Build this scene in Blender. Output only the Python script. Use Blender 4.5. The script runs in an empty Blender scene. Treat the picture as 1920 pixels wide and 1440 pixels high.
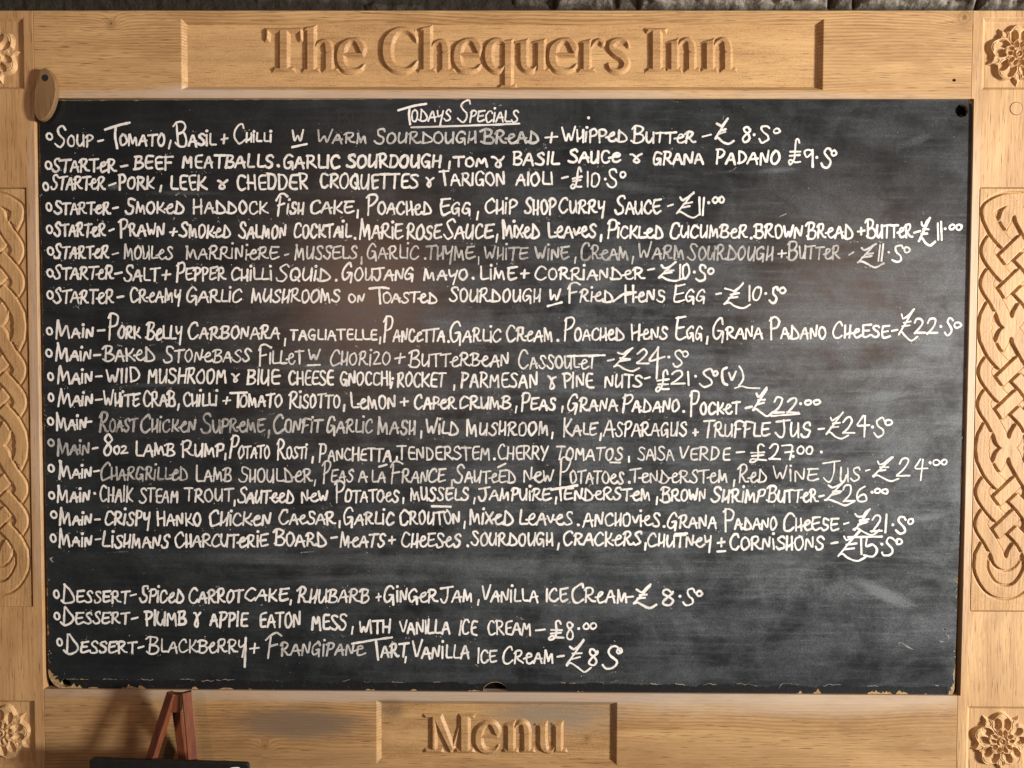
import bpy, bmesh, math, random
import numpy as np
from mathutils import Vector, Matrix, noise
from mathutils.geometry import tessellate_polygon

sc = bpy.context.scene
R = math.radians

# ---------------------------------------------------------------- camera, world, lamps, exposure
CAMP = np.array([0.03570022, -1.46059526, -0.00390654])
CAMR = (1.53868475, -0.00363175, 0.00831504)
FPX = 1450.0                                   # focal length in pixels of the 1920 x 1440 photograph
cam_d = bpy.data.cameras.new('camera'); cam = bpy.data.objects.new('camera', cam_d)
sc.collection.objects.link(cam); sc.camera = cam
cam.location = CAMP; cam.rotation_euler = CAMR
cam_d.sensor_fit = 'HORIZONTAL'; cam_d.sensor_width = 36.0
cam_d.lens = 36.0 * FPX / 1920.0; cam_d.clip_start = 0.02; cam_d.clip_end = 60

w = bpy.data.worlds.new('World'); sc.world = w; w.use_nodes = True
w.node_tree.nodes['Background'].inputs[0].default_value = (1.0, 0.97, 0.93, 1)
w.node_tree.nodes['Background'].inputs[1].default_value = 0.075

def lamp(name, loc, target, size, power, color, shape='DISK', spread=180):
    d = bpy.data.lights.new(name, 'AREA'); d.shape = shape; d.size = size; d.energy = power; d.color = color; d.spread = R(spread)
    o = bpy.data.objects.new(name, d); sc.collection.objects.link(o); o.location = loc
    o.rotation_euler = (Vector(target) - Vector(loc)).to_track_quat('-Z', 'Y').to_euler()
    return o
lamp('window_light', (4.3, -2.30, -0.12), (0.45, 0, 0.10), 0.60, 168, (1.0, 0.965, 0.915), spread=126)
lamp('room_fill', (-0.5, -3.4, 2.4), (0, 0, 0.1), 1.8, 6, (0.95, 0.97, 1.0))  # added soft fill for the room's ambient light, no lamp seen
lamp('wall_lamp', (-0.56, -1.75, 0.235), (-0.236, 0, 0.11), 0.085, 4.5, (1.0, 0.50, 0.30))
lamp('wall_lamp', (1.36, -1.75, 0.225), (0.64, 0, 0.10), 0.085, 4.5, (1.0, 0.55, 0.36))

sc.view_settings.view_transform = 'Standard'; sc.view_settings.look = 'None'
sc.view_settings.exposure = 0.42; sc.view_settings.gamma = 1.0
sc.view_settings.use_curve_mapping = False

# ---------------------------------------------------------------- pixels of the photograph -> points on a plane y = depth
MAT = np.array(cam.rotation_euler.to_matrix()) if False else np.array(Matrix.Rotation(CAMR[2], 3, 'Z') @ Matrix.Rotation(CAMR[1], 3, 'Y') @ Matrix.Rotation(CAMR[0], 3, 'X'))
def U(px, py, y=0.0):
    px = np.asarray(px, float); py = np.asarray(py, float)
    d = np.stack([(px - 960) / FPX, (720 - py) / FPX, -np.ones_like(px * py)], -1) @ MAT.T
    t = (y - CAMP[1]) / d[..., 1]
    return CAMP + d * t[..., None]
def X(px, py, y=0.0): return float(U(px, py, y)[0])
def Z(px, py, y=0.0): return float(U(px, py, y)[2])

# ---------------------------------------------------------------- object helpers
ROOTLOC = {}
def root(name, loc, label, cat, group=None):
    o = bpy.data.objects.new(name, None); sc.collection.objects.link(o)
    o.location = loc; o.empty_display_size = 0.05; ROOTLOC[o] = np.array(loc, float)
    o['label'] = label; o['category'] = cat
    if group: o['group'] = group
    return o
def base_of(p):
    b = np.zeros(3)
    while p is not None:
        b = b + np.array(p.location); p = p.parent
    return b
def obj(name, verts, faces, m, parent=None, loc=None, smooth=False, attr=None, label=None):
    """link one mesh object; verts are world coordinates, loc its world origin (default: its parent's origin)"""
    v = np.asarray(verts, float).reshape(-1, 3)
    pb = base_of(parent) if parent else np.zeros(3)
    org = np.array(loc, float) if loc is not None else pb
    me = bpy.data.meshes.new(name)
    me.from_pydata((v - org).tolist(), [], [tuple(int(i) for i in f) for f in faces])
    me.update()
    if smooth: me.polygons.foreach_set('use_smooth', [True] * len(me.polygons))
    for k, a in (attr or {}).items():
        me.attributes.new(k, 'FLOAT', 'POINT').data.foreach_set('value', np.asarray(a, np.float32))
    if m: me.materials.append(m)
    o = bpy.data.objects.new(name, me); sc.collection.objects.link(o)
    o.location = org - pb
    if parent: o.parent = parent
    if label: o['label'] = label
    return o
def bevel(o, width, seg=2, ang=40):
    b = o.modifiers.new('bevel', 'BEVEL'); b.width = width; b.segments = seg
    b.limit_method = 'ANGLE'; b.angle_limit = R(ang)
    return o
def extrude_poly(pts2, y0, y1, to=None):
    """closed outline [(x, z)] -> solid between y0 (front) and y1 (back)"""
    n = len(pts2)
    v = [(p[0], y0, p[1]) for p in pts2] + [(p[0], y1, p[1]) for p in pts2]
    f = [tuple(range(n)), tuple(range(2 * n - 1, n - 1, -1))]
    f += [(i, i + n, (i + 1) % n + n, (i + 1) % n) for i in range(n)]
    return v, f
def fix_normals(o):
    bm = bmesh.new(); bm.from_mesh(o.data); bmesh.ops.recalc_face_normals(bm, faces=bm.faces); bm.to_mesh(o.data); bm.free()
    return o
def grid_faces(n, m, keep=None):
    i = np.arange(n - 1)[:, None] * m + np.arange(m - 1)[None]
    q = np.stack([i, i + m, i + m + 1, i + 1], -1)
    if keep is not None: q = q[keep]
    return q.reshape(-1, 4)
def height_obj(name, gx, gy, h, floor, m, parent, eps=-0.0004, loc=None, trim=True, smooth=True):
    """relief: grid of photo pixels gx (cols) gy (rows), heights h (metres, towards the viewer) on plane y = floor"""
    PX, PY = np.meshgrid(gx, gy)
    P = U(PX, PY, floor); P[..., 1] = floor - h
    keep = None
    if trim:
        k = h > eps
        keep = k[:-1, :-1] | k[1:, :-1] | k[:-1, 1:] | k[1:, 1:]
    n, mm = h.shape
    q = grid_faces(n, mm, keep)
    used = np.unique(q); re = np.full(n * mm, -1); re[used] = np.arange(len(used))
    return obj(name, P.reshape(-1, 3)[used], re[q], m, parent, smooth=smooth, loc=loc)

# ---------------------------------------------------------------- materials
class NT:
    def __init__(s, name):
        s.m = bpy.data.materials.new(name); s.m.use_nodes = True; s.t = s.m.node_tree; s.t.nodes.clear()
        s.out = s.n('ShaderNodeOutputMaterial'); s.b = s.n('ShaderNodeBsdfPrincipled')
        s.t.links.new(s.b.outputs[0], s.out.inputs[0])
    def n(s, typ, **kw):
        x = s.t.nodes.new(typ)
        for k, v in kw.items(): setattr(x, k, v)
        return x
    def set(s, sock, v):
        if isinstance(v, bpy.types.NodeSocket): s.t.links.new(v, sock)
        elif v is not None: sock.default_value = v
    def math(s, op, a, b=None, c=None, clamp=False):
        x = s.n('ShaderNodeMath', operation=op, use_clamp=clamp)
        for i, v in enumerate((a, b, c)): s.set(x.inputs[i], v)
        return x.outputs[0]
    def vmul(s, v, k):
        x = s.n('ShaderNodeVectorMath', operation='MULTIPLY'); s.set(x.inputs[0], v); s.set(x.inputs[1], k); return x.outputs[0]
    def vadd(s, v, k):
        x = s.n('ShaderNodeVectorMath', operation='ADD'); s.set(x.inputs[0], v); s.set(x.inputs[1], k); return x.outputs[0]
    def noise(s, vec, scale, detail=3, rough=.5, dist=0, color=False):
        x = s.n('ShaderNodeTexNoise'); s.set(x.inputs['Vector'], vec); x.inputs['Scale'].default_value = scale
        x.inputs['Detail'].default_value = detail; x.inputs['Roughness'].default_value = rough; x.inputs['Distortion'].default_value = dist
        return x.outputs['Color' if color else 'Fac']
    def ramp(s, fac, stops, interp='LINEAR'):
        x = s.n('ShaderNodeValToRGB'); s.set(x.inputs[0], fac); cr = x.color_ramp; cr.interpolation = interp
        while len(cr.elements) > 1: cr.elements.remove(cr.elements[-1])
        for i, (p, c) in enumerate(stops):
            e = cr.elements[0] if i == 0 else cr.elements.new(p)
            e.position = p; e.color = c if len(c) == 4 else (*c, 1)
        return x.outputs[0]
    def mr(s, v, a, b, c=0., d=1., smooth=True):
        x = s.n('ShaderNodeMapRange', interpolation_type='SMOOTHSTEP' if smooth else 'LINEAR'); s.set(x.inputs[0], v)
        for i, q in enumerate((a, b, c, d)): x.inputs[1 + i].default_value = q
        return x.outputs[0]
    def mix(s, fac, a, b, mode='MIX'):
        x = s.n('ShaderNodeMix', data_type='RGBA', blend_type=mode); s.set(x.inputs[0], fac)
        s.set(x.inputs[6], a if not isinstance(a, tuple) or len(a) == 4 else (*a, 1)); s.set(x.inputs[7], b if not isinstance(b, tuple) or len(b) == 4 else (*b, 1))
        return x.outputs[2]
    def bump(s, h, strength, dist):
        x = s.n('ShaderNodeBump'); s.set(x.inputs['Height'], h); x.inputs['Strength'].default_value = strength; x.inputs['Distance'].default_value = dist
        s.t.links.new(x.outputs[0], s.b.inputs['Normal'])
    def fin(s, color, rough=.5, spec=.4):
        s.set(s.b.inputs['Base Color'], color if not isinstance(color, tuple) or len(color) == 4 else (*color, 1)); s.set(s.b.inputs['Roughness'], rough)
        s.b.inputs['Specular IOR Level'].default_value = spec
        return s.m

def oak(name, vertical=False, light=(.56, .335, .145), dark=(.30, .150, .055), seed=0., rings=.35, ringf=150, knots=(), stain=None, weather=0., carve=0., bendk=1.1):
    """planed oak: long grain along x (or z when vertical), figure, growth rings, pores; knots = object-space (x, z, radius)"""
    t = NT(name); co = t.n('ShaderNodeTexCoord').outputs['Object']
    sx = t.n('ShaderNodeSeparateXYZ'); t.set(sx.inputs[0], co)
    cx = t.n('ShaderNodeCombineXYZ')
    a, c = ('Z', 'X') if vertical else ('X', 'Z')
    t.set(cx.inputs[0], sx.outputs[a]); t.set(cx.inputs[1], sx.outputs[c]); t.set(cx.inputs[2], sx.outputs['Y'])
    v = t.vadd(cx.outputs[0], (seed, seed * 1.7, seed * .3))
    km = None
    for (kx, kz, kr) in knots:                         # distance to each knot bends the grain round it
        d = t.n('ShaderNodeVectorMath', operation='SUBTRACT'); t.set(d.inputs[0], co); d.inputs[1].default_value = (kx, 0, kz)
        q = t.vmul(d.outputs[0], (1 / kr, 0, 1 / kr) if not vertical else (1 / kr, 0, 1 / kr))
        l = t.n('ShaderNodeVectorMath', operation='LENGTH'); t.set(l.inputs[0], q)
        wob = t.math('ADD', l.outputs['Value'], t.math('MULTIPLY', t.noise(co, 90, 2), .7))
        km = wob if km is None else t.math('MINIMUM', km, wob)
    bend = t.math('MULTIPLY', t.noise(t.vmul(v, (1.6, 5, 5)), 1.0, 3, .5), 9.0)
    if km is not None: bend = t.math('ADD', bend, t.math('MULTIPLY', t.math('EXPONENT', t.math('MULTIPLY', km, -.55)), 6.0))
    sep = t.n('ShaderNodeSeparateXYZ'); t.set(sep.inputs[0], v)
    ph = t.math('ADD', t.math('MULTIPLY', sep.outputs[1], float(ringf)), t.math('MULTIPLY', bend, bendk))
    ring = t.math('MULTIPLY_ADD', t.math('SINE', t.math('MULTIPLY', ph, 6.2832)), .5, .5)
    ring = t.math('POWER', ring, 1.6)
    rm = t.mr(t.noise(t.vmul(v, (1.1, 7, 7)), 1.3, 2), .34, .66)
    ring = t.math('MULTIPLY', ring, t.math('MULTIPLY_ADD', rm, rings, rings * .25))
    fig = t.noise(t.vmul(v, (3.0, 34, 34)), 1.0, 5, .6, .5)
    fine = t.noise(t.vmul(v, (16, 420, 420)), 1.0, 3, .6)
    pores = t.mr(t.noise(t.vmul(v, (26, 620, 620)), 1.0, 2, .5), .60, .70)
    long_ = t.mr(t.noise(t.vmul(v, (5, 210, 210)), 1.0, 3, .6), .59, .69)
    big = t.noise(t.vmul(v, (1.5, 4, 4)), 1.0, 3, .5)
    f = t.math('ADD', t.math('MULTIPLY', t.mr(fig, .32, .68, smooth=False), .50), ring)
    f = t.math('ADD', f, t.math('MULTIPLY', t.mr(fine, .3, .7, smooth=False), .30))
    f = t.math('ADD', f, t.math('MULTIPLY', big, .26))
    f = t.math('ADD', f, t.math('MULTIPLY', long_, .34))
    f = t.math('SUBTRACT', f, .26)
    col = t.ramp(f, [(0.0, light), (.5, tuple(.5 * (x + y) for x, y in zip(light, dark))), (1.0, dark)])
    col = t.mix(t.math('MULTIPLY', pores, .78), col, tuple(x * .42 for x in dark))
    grime = t.mr(t.noise(t.vmul(v, (3, 8, 8)), 1.6, 5, .65, .6), .40, .72)
    col = t.mix(t.math('MULTIPLY', grime, .42), col, tuple(x * .82 for x in dark))
    flk = t.mr(t.noise(t.vmul(v, (45, 190, 190)), 1.0, 2, .5, .8), .62, .70)
    col = t.mix(t.math('MULTIPLY', flk, .16), col, tuple(min(1, x * 1.3) for x in light))
    if carve:                                          # rough cutter marks and torn grain
        torn = t.mr(t.noise(co, 330, 3, .7), .42, .72)
        col = t.mix(t.math('MULTIPLY', torn, carve), col, tuple(x * 1.18 for x in light))
        pits = t.mr(t.noise(t.vmul(co, (1, 1, 1.6)), 240, 2, .5), .70, .76)
        col = t.mix(t.math('MULTIPLY', pits, .75), col, tuple(x * .3 for x in dark))
    if weather:                                        # silvery grey weathering of the wood
        wn = t.mr(t.noise(t.vmul(v, (2.2, 10, 10)), 1.5, 4, .6), .42, .66)
        col = t.mix(t.math('MULTIPLY', wn, weather), col, (.33, .27, .21))
    for (bx, bz, rx, rz, k, tone) in (stain or ()):
        d = t.n('ShaderNodeVectorMath', operation='SUBTRACT'); t.set(d.inputs[0], co); d.inputs[1].default_value = (bx, 0, bz)
        l = t.n('ShaderNodeVectorMath', operation='LENGTH'); t.set(l.inputs[0], t.vmul(d.outputs[0], (1 / rx, 0, 1 / rz)))
        e = t.math('ADD', l.outputs['Value'], t.math('MULTIPLY_ADD', t.noise(t.vmul(v, (8, 30, 30)), 1., 4, .6), 1.0, -.5))
        col = t.mix(t.math('MULTIPLY', t.mr(e, .25, 1.15, 1., 0.), k), col, tone)
    if km is not None:
        kring = t.math('MULTIPLY_ADD', t.math('SINE', t.math('MULTIPLY', km, 11.0)), .5, .5)
        col = t.mix(t.math('MULTIPLY', t.mr(km, 1.0, 2.2, .45, 0.), kring), col, tuple(x * .55 for x in dark))
        col = t.mix(t.mr(km, .45, .95, .85, 0.), col, (.085, .042, .020))
        col = t.mix(t.mr(km, 1.2, 3.2, .3, 0.), col, tuple(x * .8 for x in dark))
    hgt = t.math('ADD', t.math('MULTIPLY', ring, -.6), t.math('ADD', t.math('MULTIPLY', pores, -.8), t.math('MULTIPLY', fine, -.5)))
    if carve: hgt = t.math('ADD', hgt, t.math('MULTIPLY', t.noise(co, 330, 3, .7), 1.2))
    t.bump(hgt, .35, .0006)
    return t.fin(col, t.math('MULTIPLY_ADD', fine, .2, .42), .35)

# ---------------------------------------------------------------- levels and lines of the frame (measured, metres)
XL, XR = -0.875, 0.875                                   # joints between rails and stiles
ZT = Z(960, 19.5); ZOT = Z(760, 184.3); ZOB = Z(960, 1298.5); ZB = ZOB - (ZT - ZOT) * 1.02
SW = 0.172                                               # width of a stile
NOTCH = 0.0055
BY = 0.0052                                              # front of the chalkboard, behind the face of the frame
FT = 0.034                                               # thickness of the frame

def r2o(px, py):                                         # photo pixel -> object space of the frame (for stains and knots)
    return X(px, py), Z(px, py) - ZB

DUST = (.47, .39, .31)
M_TOP = oak('oak_top_rail', light=(0.554, 0.357, 0.161), dark=(0.258, 0.129, 0.045), seed=1.3, rings=.42, ringf=175, carve=0,
            knots=[(*r2o(208, 44), .0062), (*r2o(1808, 33), .011)],
            stain=[(*r2o(760, 178), 1.1, .012, .62, DUST), (*r2o(430, 172), .20, .016, .5, DUST)])
M_PLQ = oak('oak_carved', light=(0.544, 0.347, 0.155), dark=(0.284, 0.142, 0.050), seed=4.1, rings=.16, ringf=150, carve=.45)
M_LET = oak('oak_letter_faces', light=(0.535, 0.332, 0.150), dark=(.27, .135, .048), seed=4.6, rings=.16, ringf=150, carve=.12)
M_LTM = oak('oak_menu_letters', light=(0.475, 0.294, 0.133), dark=(.24, .120, .044), seed=9.6, rings=.16, ringf=150, carve=.12)
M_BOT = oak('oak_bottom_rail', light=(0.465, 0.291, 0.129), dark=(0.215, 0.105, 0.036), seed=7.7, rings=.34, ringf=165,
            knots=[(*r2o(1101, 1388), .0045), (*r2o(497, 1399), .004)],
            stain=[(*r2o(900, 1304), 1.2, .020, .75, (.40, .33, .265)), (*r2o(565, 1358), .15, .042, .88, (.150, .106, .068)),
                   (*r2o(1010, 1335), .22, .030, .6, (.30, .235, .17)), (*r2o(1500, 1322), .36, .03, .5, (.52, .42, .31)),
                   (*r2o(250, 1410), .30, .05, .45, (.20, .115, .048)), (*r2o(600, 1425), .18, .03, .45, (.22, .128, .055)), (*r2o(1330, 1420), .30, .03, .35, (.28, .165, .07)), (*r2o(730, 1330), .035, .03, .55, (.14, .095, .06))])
M_MPL = oak('oak_menu_plaque', light=(0.465, 0.291, 0.129), dark=(0.206, 0.101, 0.034), seed=9.2, rings=.2, ringf=150, carve=.25,
            knots=[(*r2o(1101, 1388), .0045)],
            stain=[(*r2o(1040, 1345), .15, .040, .85, (.22, .175, .122)), (*r2o(735, 1335), .03, .022, .6, (.12, .085, .05))])
M_STL = oak('oak_left_stile', True, light=(0.525, 0.321, 0.144), dark=(0.284, 0.142, 0.053), seed=2.9, rings=.14, ringf=120,
            stain=[(*r2o(66, 700), .012, .6, .5, DUST)])
M_STR = oak('oak_right_stile', True, light=(0.579, 0.377, 0.183), dark=(0.301, 0.155, 0.060), seed=5.3, rings=.16, ringf=140,
            stain=[(*r2o(1818, 700), .017, .6, .55, (.55, .46, .36))])
M_KNT = oak('oak_knotwork', True, light=(0.544, 0.347, 0.155), dark=(0.292, 0.148, 0.055), seed=6.6, rings=.26, ringf=150, carve=.30)
t = NT('dark_backing'); M_BACK = t.fin((.003, .0025, .002), .95, .05)

# ---------------------------------------------------------------- the oak frame
frame = root('menu_board_frame', (0, 0.0, ZB), 'large carved oak frame with inn name and Menu plaques, knotwork and roses, round the chalkboard', 'frame')

def slab(name, x0, x1, z0, z1, holes, m, vertical, notch=None):
    """plank x0..x1, z0..z1, front face y = 0, with sunk panels (hx0, hx1, hz0, hz1, slope, depth); one bm, bevelled"""
    bm = bmesh.new()
    def q(*p): bm.faces.new([bm.verts.new(a) for a in p])
    def rect(a0, a1, b0, b1):
        if a1 - a0 > 1e-6 and b1 - b0 > 1e-6: q((a0, 0, b0), (a1, 0, b0), (a1, 0, b1), (a0, 0, b1))
    def lx(za):                                          # inner edge of the plank at height za (rebate round the opening)
        return x0 + (notch[2] if notch and notch[0] < za < notch[1] else 0)
    if vertical:
        cx0, cx1 = (holes[0][0], holes[0][1])
        zs = sorted({z0, z1} | {h[2] for h in holes} | {h[3] for h in holes} | ({notch[0], notch[1]} if notch else set()))
        for a, b in zip(zs[:-1], zs[1:]):
            mid = .5 * (a + b); xa = lx(mid)
            rect(xa, cx0, a, b); rect(cx1, x1, a, b)
            if not any(h[2] - 1e-7 <= a and b <= h[3] + 1e-7 for h in holes): rect(cx0, cx1, a, b)
            q((xa, 0, b), (xa, FT, b), (xa, FT, a), (xa, 0, a)); q((x1, 0, a), (x1, FT, a), (x1, FT, b), (x1, 0, b))
        if notch:
            for zz in notch[:2]: q((x0, 0, zz), (x0 + notch[2], 0, zz), (x0 + notch[2], FT, zz), (x0, FT, zz))
        xs = [x0, cx0, cx1, x1]
        for a, b in zip(xs[:-1], xs[1:]):
            q((a, 0, z1), (b, 0, z1), (b, FT, z1), (a, FT, z1)); q((a, 0, z0), (a, FT, z0), (b, FT, z0), (b, 0, z0))
    else:
        h = holes[0]; xs = [x0, h[0], h[1], x1]; zs = [z0, h[2], h[3], z1]
        for i in range(3):
            for j in range(3):
                if (i, j) != (1, 1): rect(xs[i], xs[i + 1], zs[j], zs[j + 1])
            q((xs[i], 0, z1), (xs[i + 1], 0, z1), (xs[i + 1], FT, z1), (xs[i], FT, z1)); q((xs[i], 0, z0), (xs[i], FT, z0), (xs[i + 1], FT, z0), (xs[i + 1], 0, z0))
            q((x0, 0, zs[i + 1]), (x0, FT, zs[i + 1]), (x0, FT, zs[i]), (x0, 0, zs[i])); q((x1, 0, zs[i]), (x1, FT, zs[i]), (x1, FT, zs[i + 1]), (x1, 0, zs[i + 1]))
    for (a0, a1, b0, b1, s, d) in holes:
        o = [(a0, 0, b0), (a1, 0, b0), (a1, 0, b1), (a0, 0, b1)]
        n = [(a0 + s, d, b0 + s), (a1 - s, d, b0 + s), (a1 - s, d, b1 - s), (a0 + s, d, b1 - s)]
        for i in range(4): q(o[i], o[(i + 1) % 4], n[(i + 1) % 4], n[i])
        q(*n)
    bmesh.ops.remove_doubles(bm, verts=bm.verts, dist=1e-6)
    bmesh.ops.recalc_face_normals(bm, faces=bm.faces)
    v = [p.co[:] for p in bm.verts]; bm.verts.index_update(); f = [[p.index for p in fc.verts] for fc in bm.faces]; bm.free()
    o = obj(name, v, f, m, frame)
    # front must face the viewer
    if sum(p.normal.y * p.area for p in o.data.polygons if abs(p.normal.y) > .9) > 0: o.data.flip_normals()
    return bevel(o, .0011, 2, 35)

PLQ = dict(top=(X(340, 100), X(1543.5, 100), Z(940, 168.6), Z(940, 35), .0085, .009),
           bot=(X(706, 1375), X(1156.5, 1375), Z(930, 1433), Z(930, 1315), .0085, .008))
top_rail = slab('top_rail', XL, XR, ZOT, ZT, [PLQ['top']], M_TOP, False)
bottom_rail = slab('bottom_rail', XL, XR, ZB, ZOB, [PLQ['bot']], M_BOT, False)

PW = .132                                                # panels of the stiles
PXR = XR + .0195
rz_top = (Z(1907, 168), Z(1907, 33.5)); rz_bot = (Z(1875, 1455), Z(1875, 1325)); rz_k = (Z(1890, 1148), Z(1890, 350.5))
lz_top = (Z(0, 167), Z(0, 33)); lz_bot = (Z(0, 1436), Z(0, 1313)); lz_k = (Z(20, 1138), Z(20, 351))
stile_r = slab('stile', XR, XR + SW, ZB, ZT, [(PXR, PXR + PW, *rz_bot, .006, .0065), (PXR, PXR + PW, *rz_k, .003, .0072), (PXR, PXR + PW, *rz_top, .006, .0065)],
               M_STR, True, notch=(ZOB, ZOT, NOTCH))
PXL = XL - .0185 - PW
stile_l = slab('stile', XL - SW, XL, ZB, ZT, [(PXL, PXL + PW, *lz_bot, .006, .0065), (PXL, PXL + PW, *lz_k, .003, .0072), (PXL, PXL + PW, *lz_top, .006, .0065)],
               M_STL, True)
v, f = extrude_poly([(XL - .02, ZOB - .02), (XR + .02, ZOB - .02), (XR + .02, ZOT + .02), (XL - .02, ZOT + .02)], .0165, FT - .001)
fix_normals(obj('backing_panel', v, f, M_BACK, frame))

# dowel plug; groove and nail hole are black discs painting in shade
def disc(name, px, py, r, y0, y1, m, parent, n=28, sx=1.0, ang=0.):
    c = U(px, py, 0)
    pts = []
    for i in range(n):
        a = 2 * math.pi * i / n; u_, w_ = r * sx * math.cos(a), r * math.sin(a)
        pts.append((c[0] + u_ * math.cos(ang) - w_ * math.sin(ang), c[2] + u_ * math.sin(ang) + w_ * math.cos(ang)))
    v, f = extrude_poly(pts, y0, y1)
    return fix_normals(obj(name, v, f, m, parent))
t = NT('hole_shade'); M_HOLE_SHADE = t.fin((.010, .007, .005), .9, .1)
disc('plug_groove_shade', 1905.5, 203.5, .0122, -.0002, .004, M_HOLE_SHADE, stile_r)
bevel(disc('dowel_plug', 1905.5, 203.5, .0114, -.0006, .004, M_STR, stile_r), .0004)
disc('nail_hole_shade', 1789, 150.5, .0027, -.0002, .004, M_HOLE_SHADE, top_rail, sx=1.2)

# ---------------------------------------------------------------- carved letters (signed distance -> bevelled relief)
def sd_poly(x, y, pts):
    d = np.full(x.shape, 1e9); s = np.zeros(x.shape, bool); n = len(pts)
    for i in range(n):
        ax, ay = pts[i]; bx, by = pts[(i + 1) % n]
        ex, ey = bx - ax, by - ay
        tt = np.clip(((x - ax) * ex + (y - ay) * ey) / (ex * ex + ey * ey), 0, 1)
        d = np.minimum(d, np.hypot(x - ax - ex * tt, y - ay - ey * tt))
        if ay != by:
            s ^= ((ay > y) != (by > y)) & (x < ex * (y - ay) / ey + ax)
    return np.where(s, -d, d)
def cr_pts(P, sub=8, closed=False):
    P = np.asarray(P, float); n = len(P); out = []
    rng = range(n if closed else n - 1)
    for i in rng:
        p0 = P[(i - 1) % n] if closed or i > 0 else 2 * P[0] - P[1]
        p1, p2 = P[i], P[(i + 1) % n]
        p3 = P[(i + 2) % n] if closed or i + 2 < n else 2 * P[-1] - P[-2]
        for k in range(sub):
            u = k / sub
            out.append(.5 * ((2 * p1) + (p2 - p0) * u + (2 * p0 - 5 * p1 + 4 * p2 - p3) * u * u + (3 * p1 - p0 - 3 * p2 + p3) * u ** 3))
    if not closed: out.append(P[-1])
    return np.array(out)
def sd_stroke(x, y, P):
    d = np.full(x.shape, 1e9); Q = cr_pts(P, 6)
    for (ax, ay, ar), (bx, by, br) in zip(Q[:-1], Q[1:]):
        ex, ey = bx - ax, by - ay; l2 = ex * ex + ey * ey + 1e-9
        tt = np.clip(((x - ax) * ex + (y - ay) * ey) / l2, 0, 1)
        d = np.minimum(d, np.hypot(x - ax - ex * tt, y - ay - ey * tt) - (ar + (br - ar) * tt))
    return d
def box(a, b, c, d): return [(a, b), (c, b), (c, d), (a, d)]
E_ST = [[(53, 15, 3.5), (46, 7, 6), (32, 4, 7.5), (18, 8, 10), (10.5, 19, 11.5), (9.5, 32, 12), (13, 46, 11), (23, 56, 8), (33, 58.5, 7), (42, 55, 9.5), (48.5, 46, 10.5), (49.5, 38, 8), (50, 34, 4.5)], [(12, 32.5, 5.2), (50, 32.5, 5.2)]]
ARCH = [[(26, 47, 4), (34, 56, 6), (44, 58.5, 8), (51, 53, 10.5), (53.5, 41, 11.6)]]
LET = {   # width, polygons, strokes; y up from the baseline, x height 62
'T': (76, [box(0, 73, 76, 86), [(0, 86), (15, 86), (12, 57), (0, 57)], [(76, 86), (63, 86), (65, 57), (76, 57)], box(25, 0, 50, 86), [(13, 0), (62, 0), (58, 13), (17, 13)]], []),
'h': (74, [box(7, 0, 31, 86), [(-1, 80), (9, 88), (31, 92), (31, 76), (7, 74)], [(0, 0), (38, 0), (35, 11), (3, 11)], box(42, 0, 65, 41), [(38, 0), (75, 0), (71, 11), (42, 11)]], ARCH),
'e': (60, [], E_ST),
'C': (76, [[(63, 82), (69, 84), (72, 56), (66, 56)]], [[(70, 22, 4), (61, 10, 7), (46, 4.5, 8.5), (28, 9, 11), (16, 22, 13), (12.5, 42, 13.5), (16, 62, 13), (29, 77, 10), (45, 81, 8), (58, 77, 8), (66, 68, 7), (69, 60, 5)]]),
'q': (65, [box(35, -29, 58, 58), [(35, 50), (35, 60), (58, 63), (58, 50)], [(26, -29), (67, -29), (62, -18), (31, -18)]], [[(42, 51, 6), (32, 58, 7), (20, 56, 9), (11.5, 46, 11), (9.5, 31, 12), (12.5, 16, 11), (22, 5.5, 8.5), (32, 5, 7.5), (41, 13, 6)]]),
'u': (73, [box(8, 14, 31, 58), [(-1, 52), (3, 58), (31, 64), (31, 48)], box(41, 0, 64, 58), [(34, 53), (38, 59), (64, 64), (64, 48)], [(44, 0), (74, 0), (70, 10), (44, 10)]], [[(19.8, 22, 11.8), (22, 11, 10.5), (30, 5, 8), (38, 6, 7), (45, 13, 5)]]),
'r': (55, [box(6, 0, 29, 58), [(-2, 53), (8, 59), (29, 64), (29, 48)], [(-1, 0), (38, 0), (34, 11), (3, 11)]], [[(26, 45, 4), (34, 55, 6), (42, 57.5, 7), (48, 53, 8)]]),
's': (48, [], [[(42, 48, 5), (38, 56, 6), (26, 58.5, 7), (14, 54, 9), (11, 45, 9.5), (18, 36.5, 10), (31, 28, 10.5), (38, 18, 10), (34, 8, 8.5), (22, 3.5, 7), (10, 7, 6.5), (6, 15, 5)]]),
'I': (46, [box(10, 0, 36, 86), [(0, 0), (45, 0), (40, 12), (6, 12)], [(0, 86), (46, 86), (43, 73), (3, 73)]], []),
'n': (74, [box(7, 0, 31, 58), [(-2, 53), (9, 59), (31, 65), (31, 48)], [(0, 0), (38, 0), (35, 11), (3, 11)], box(42, 0, 65, 41), [(38, 0), (75, 0), (71, 11), (42, 11)]], ARCH),
'M': (100, [box(14, 4, 29, 79), [(12, 79), (38, 79), (64, 10), (56, 0), (50, 0)], [(50, 0), (58, 0), (80, 74), (74, 79)], box(68, 0, 92, 79), [(0, 0), (43, 0), (38, 11), (4, 11)], [(58, 0), (102, 0), (97, 11), (63, 11)], [(0, 79), (34, 79), (30, 68), (3, 68)], [(70, 79), (102, 79), (99, 68), (72, 68)]], []),
}
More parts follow.
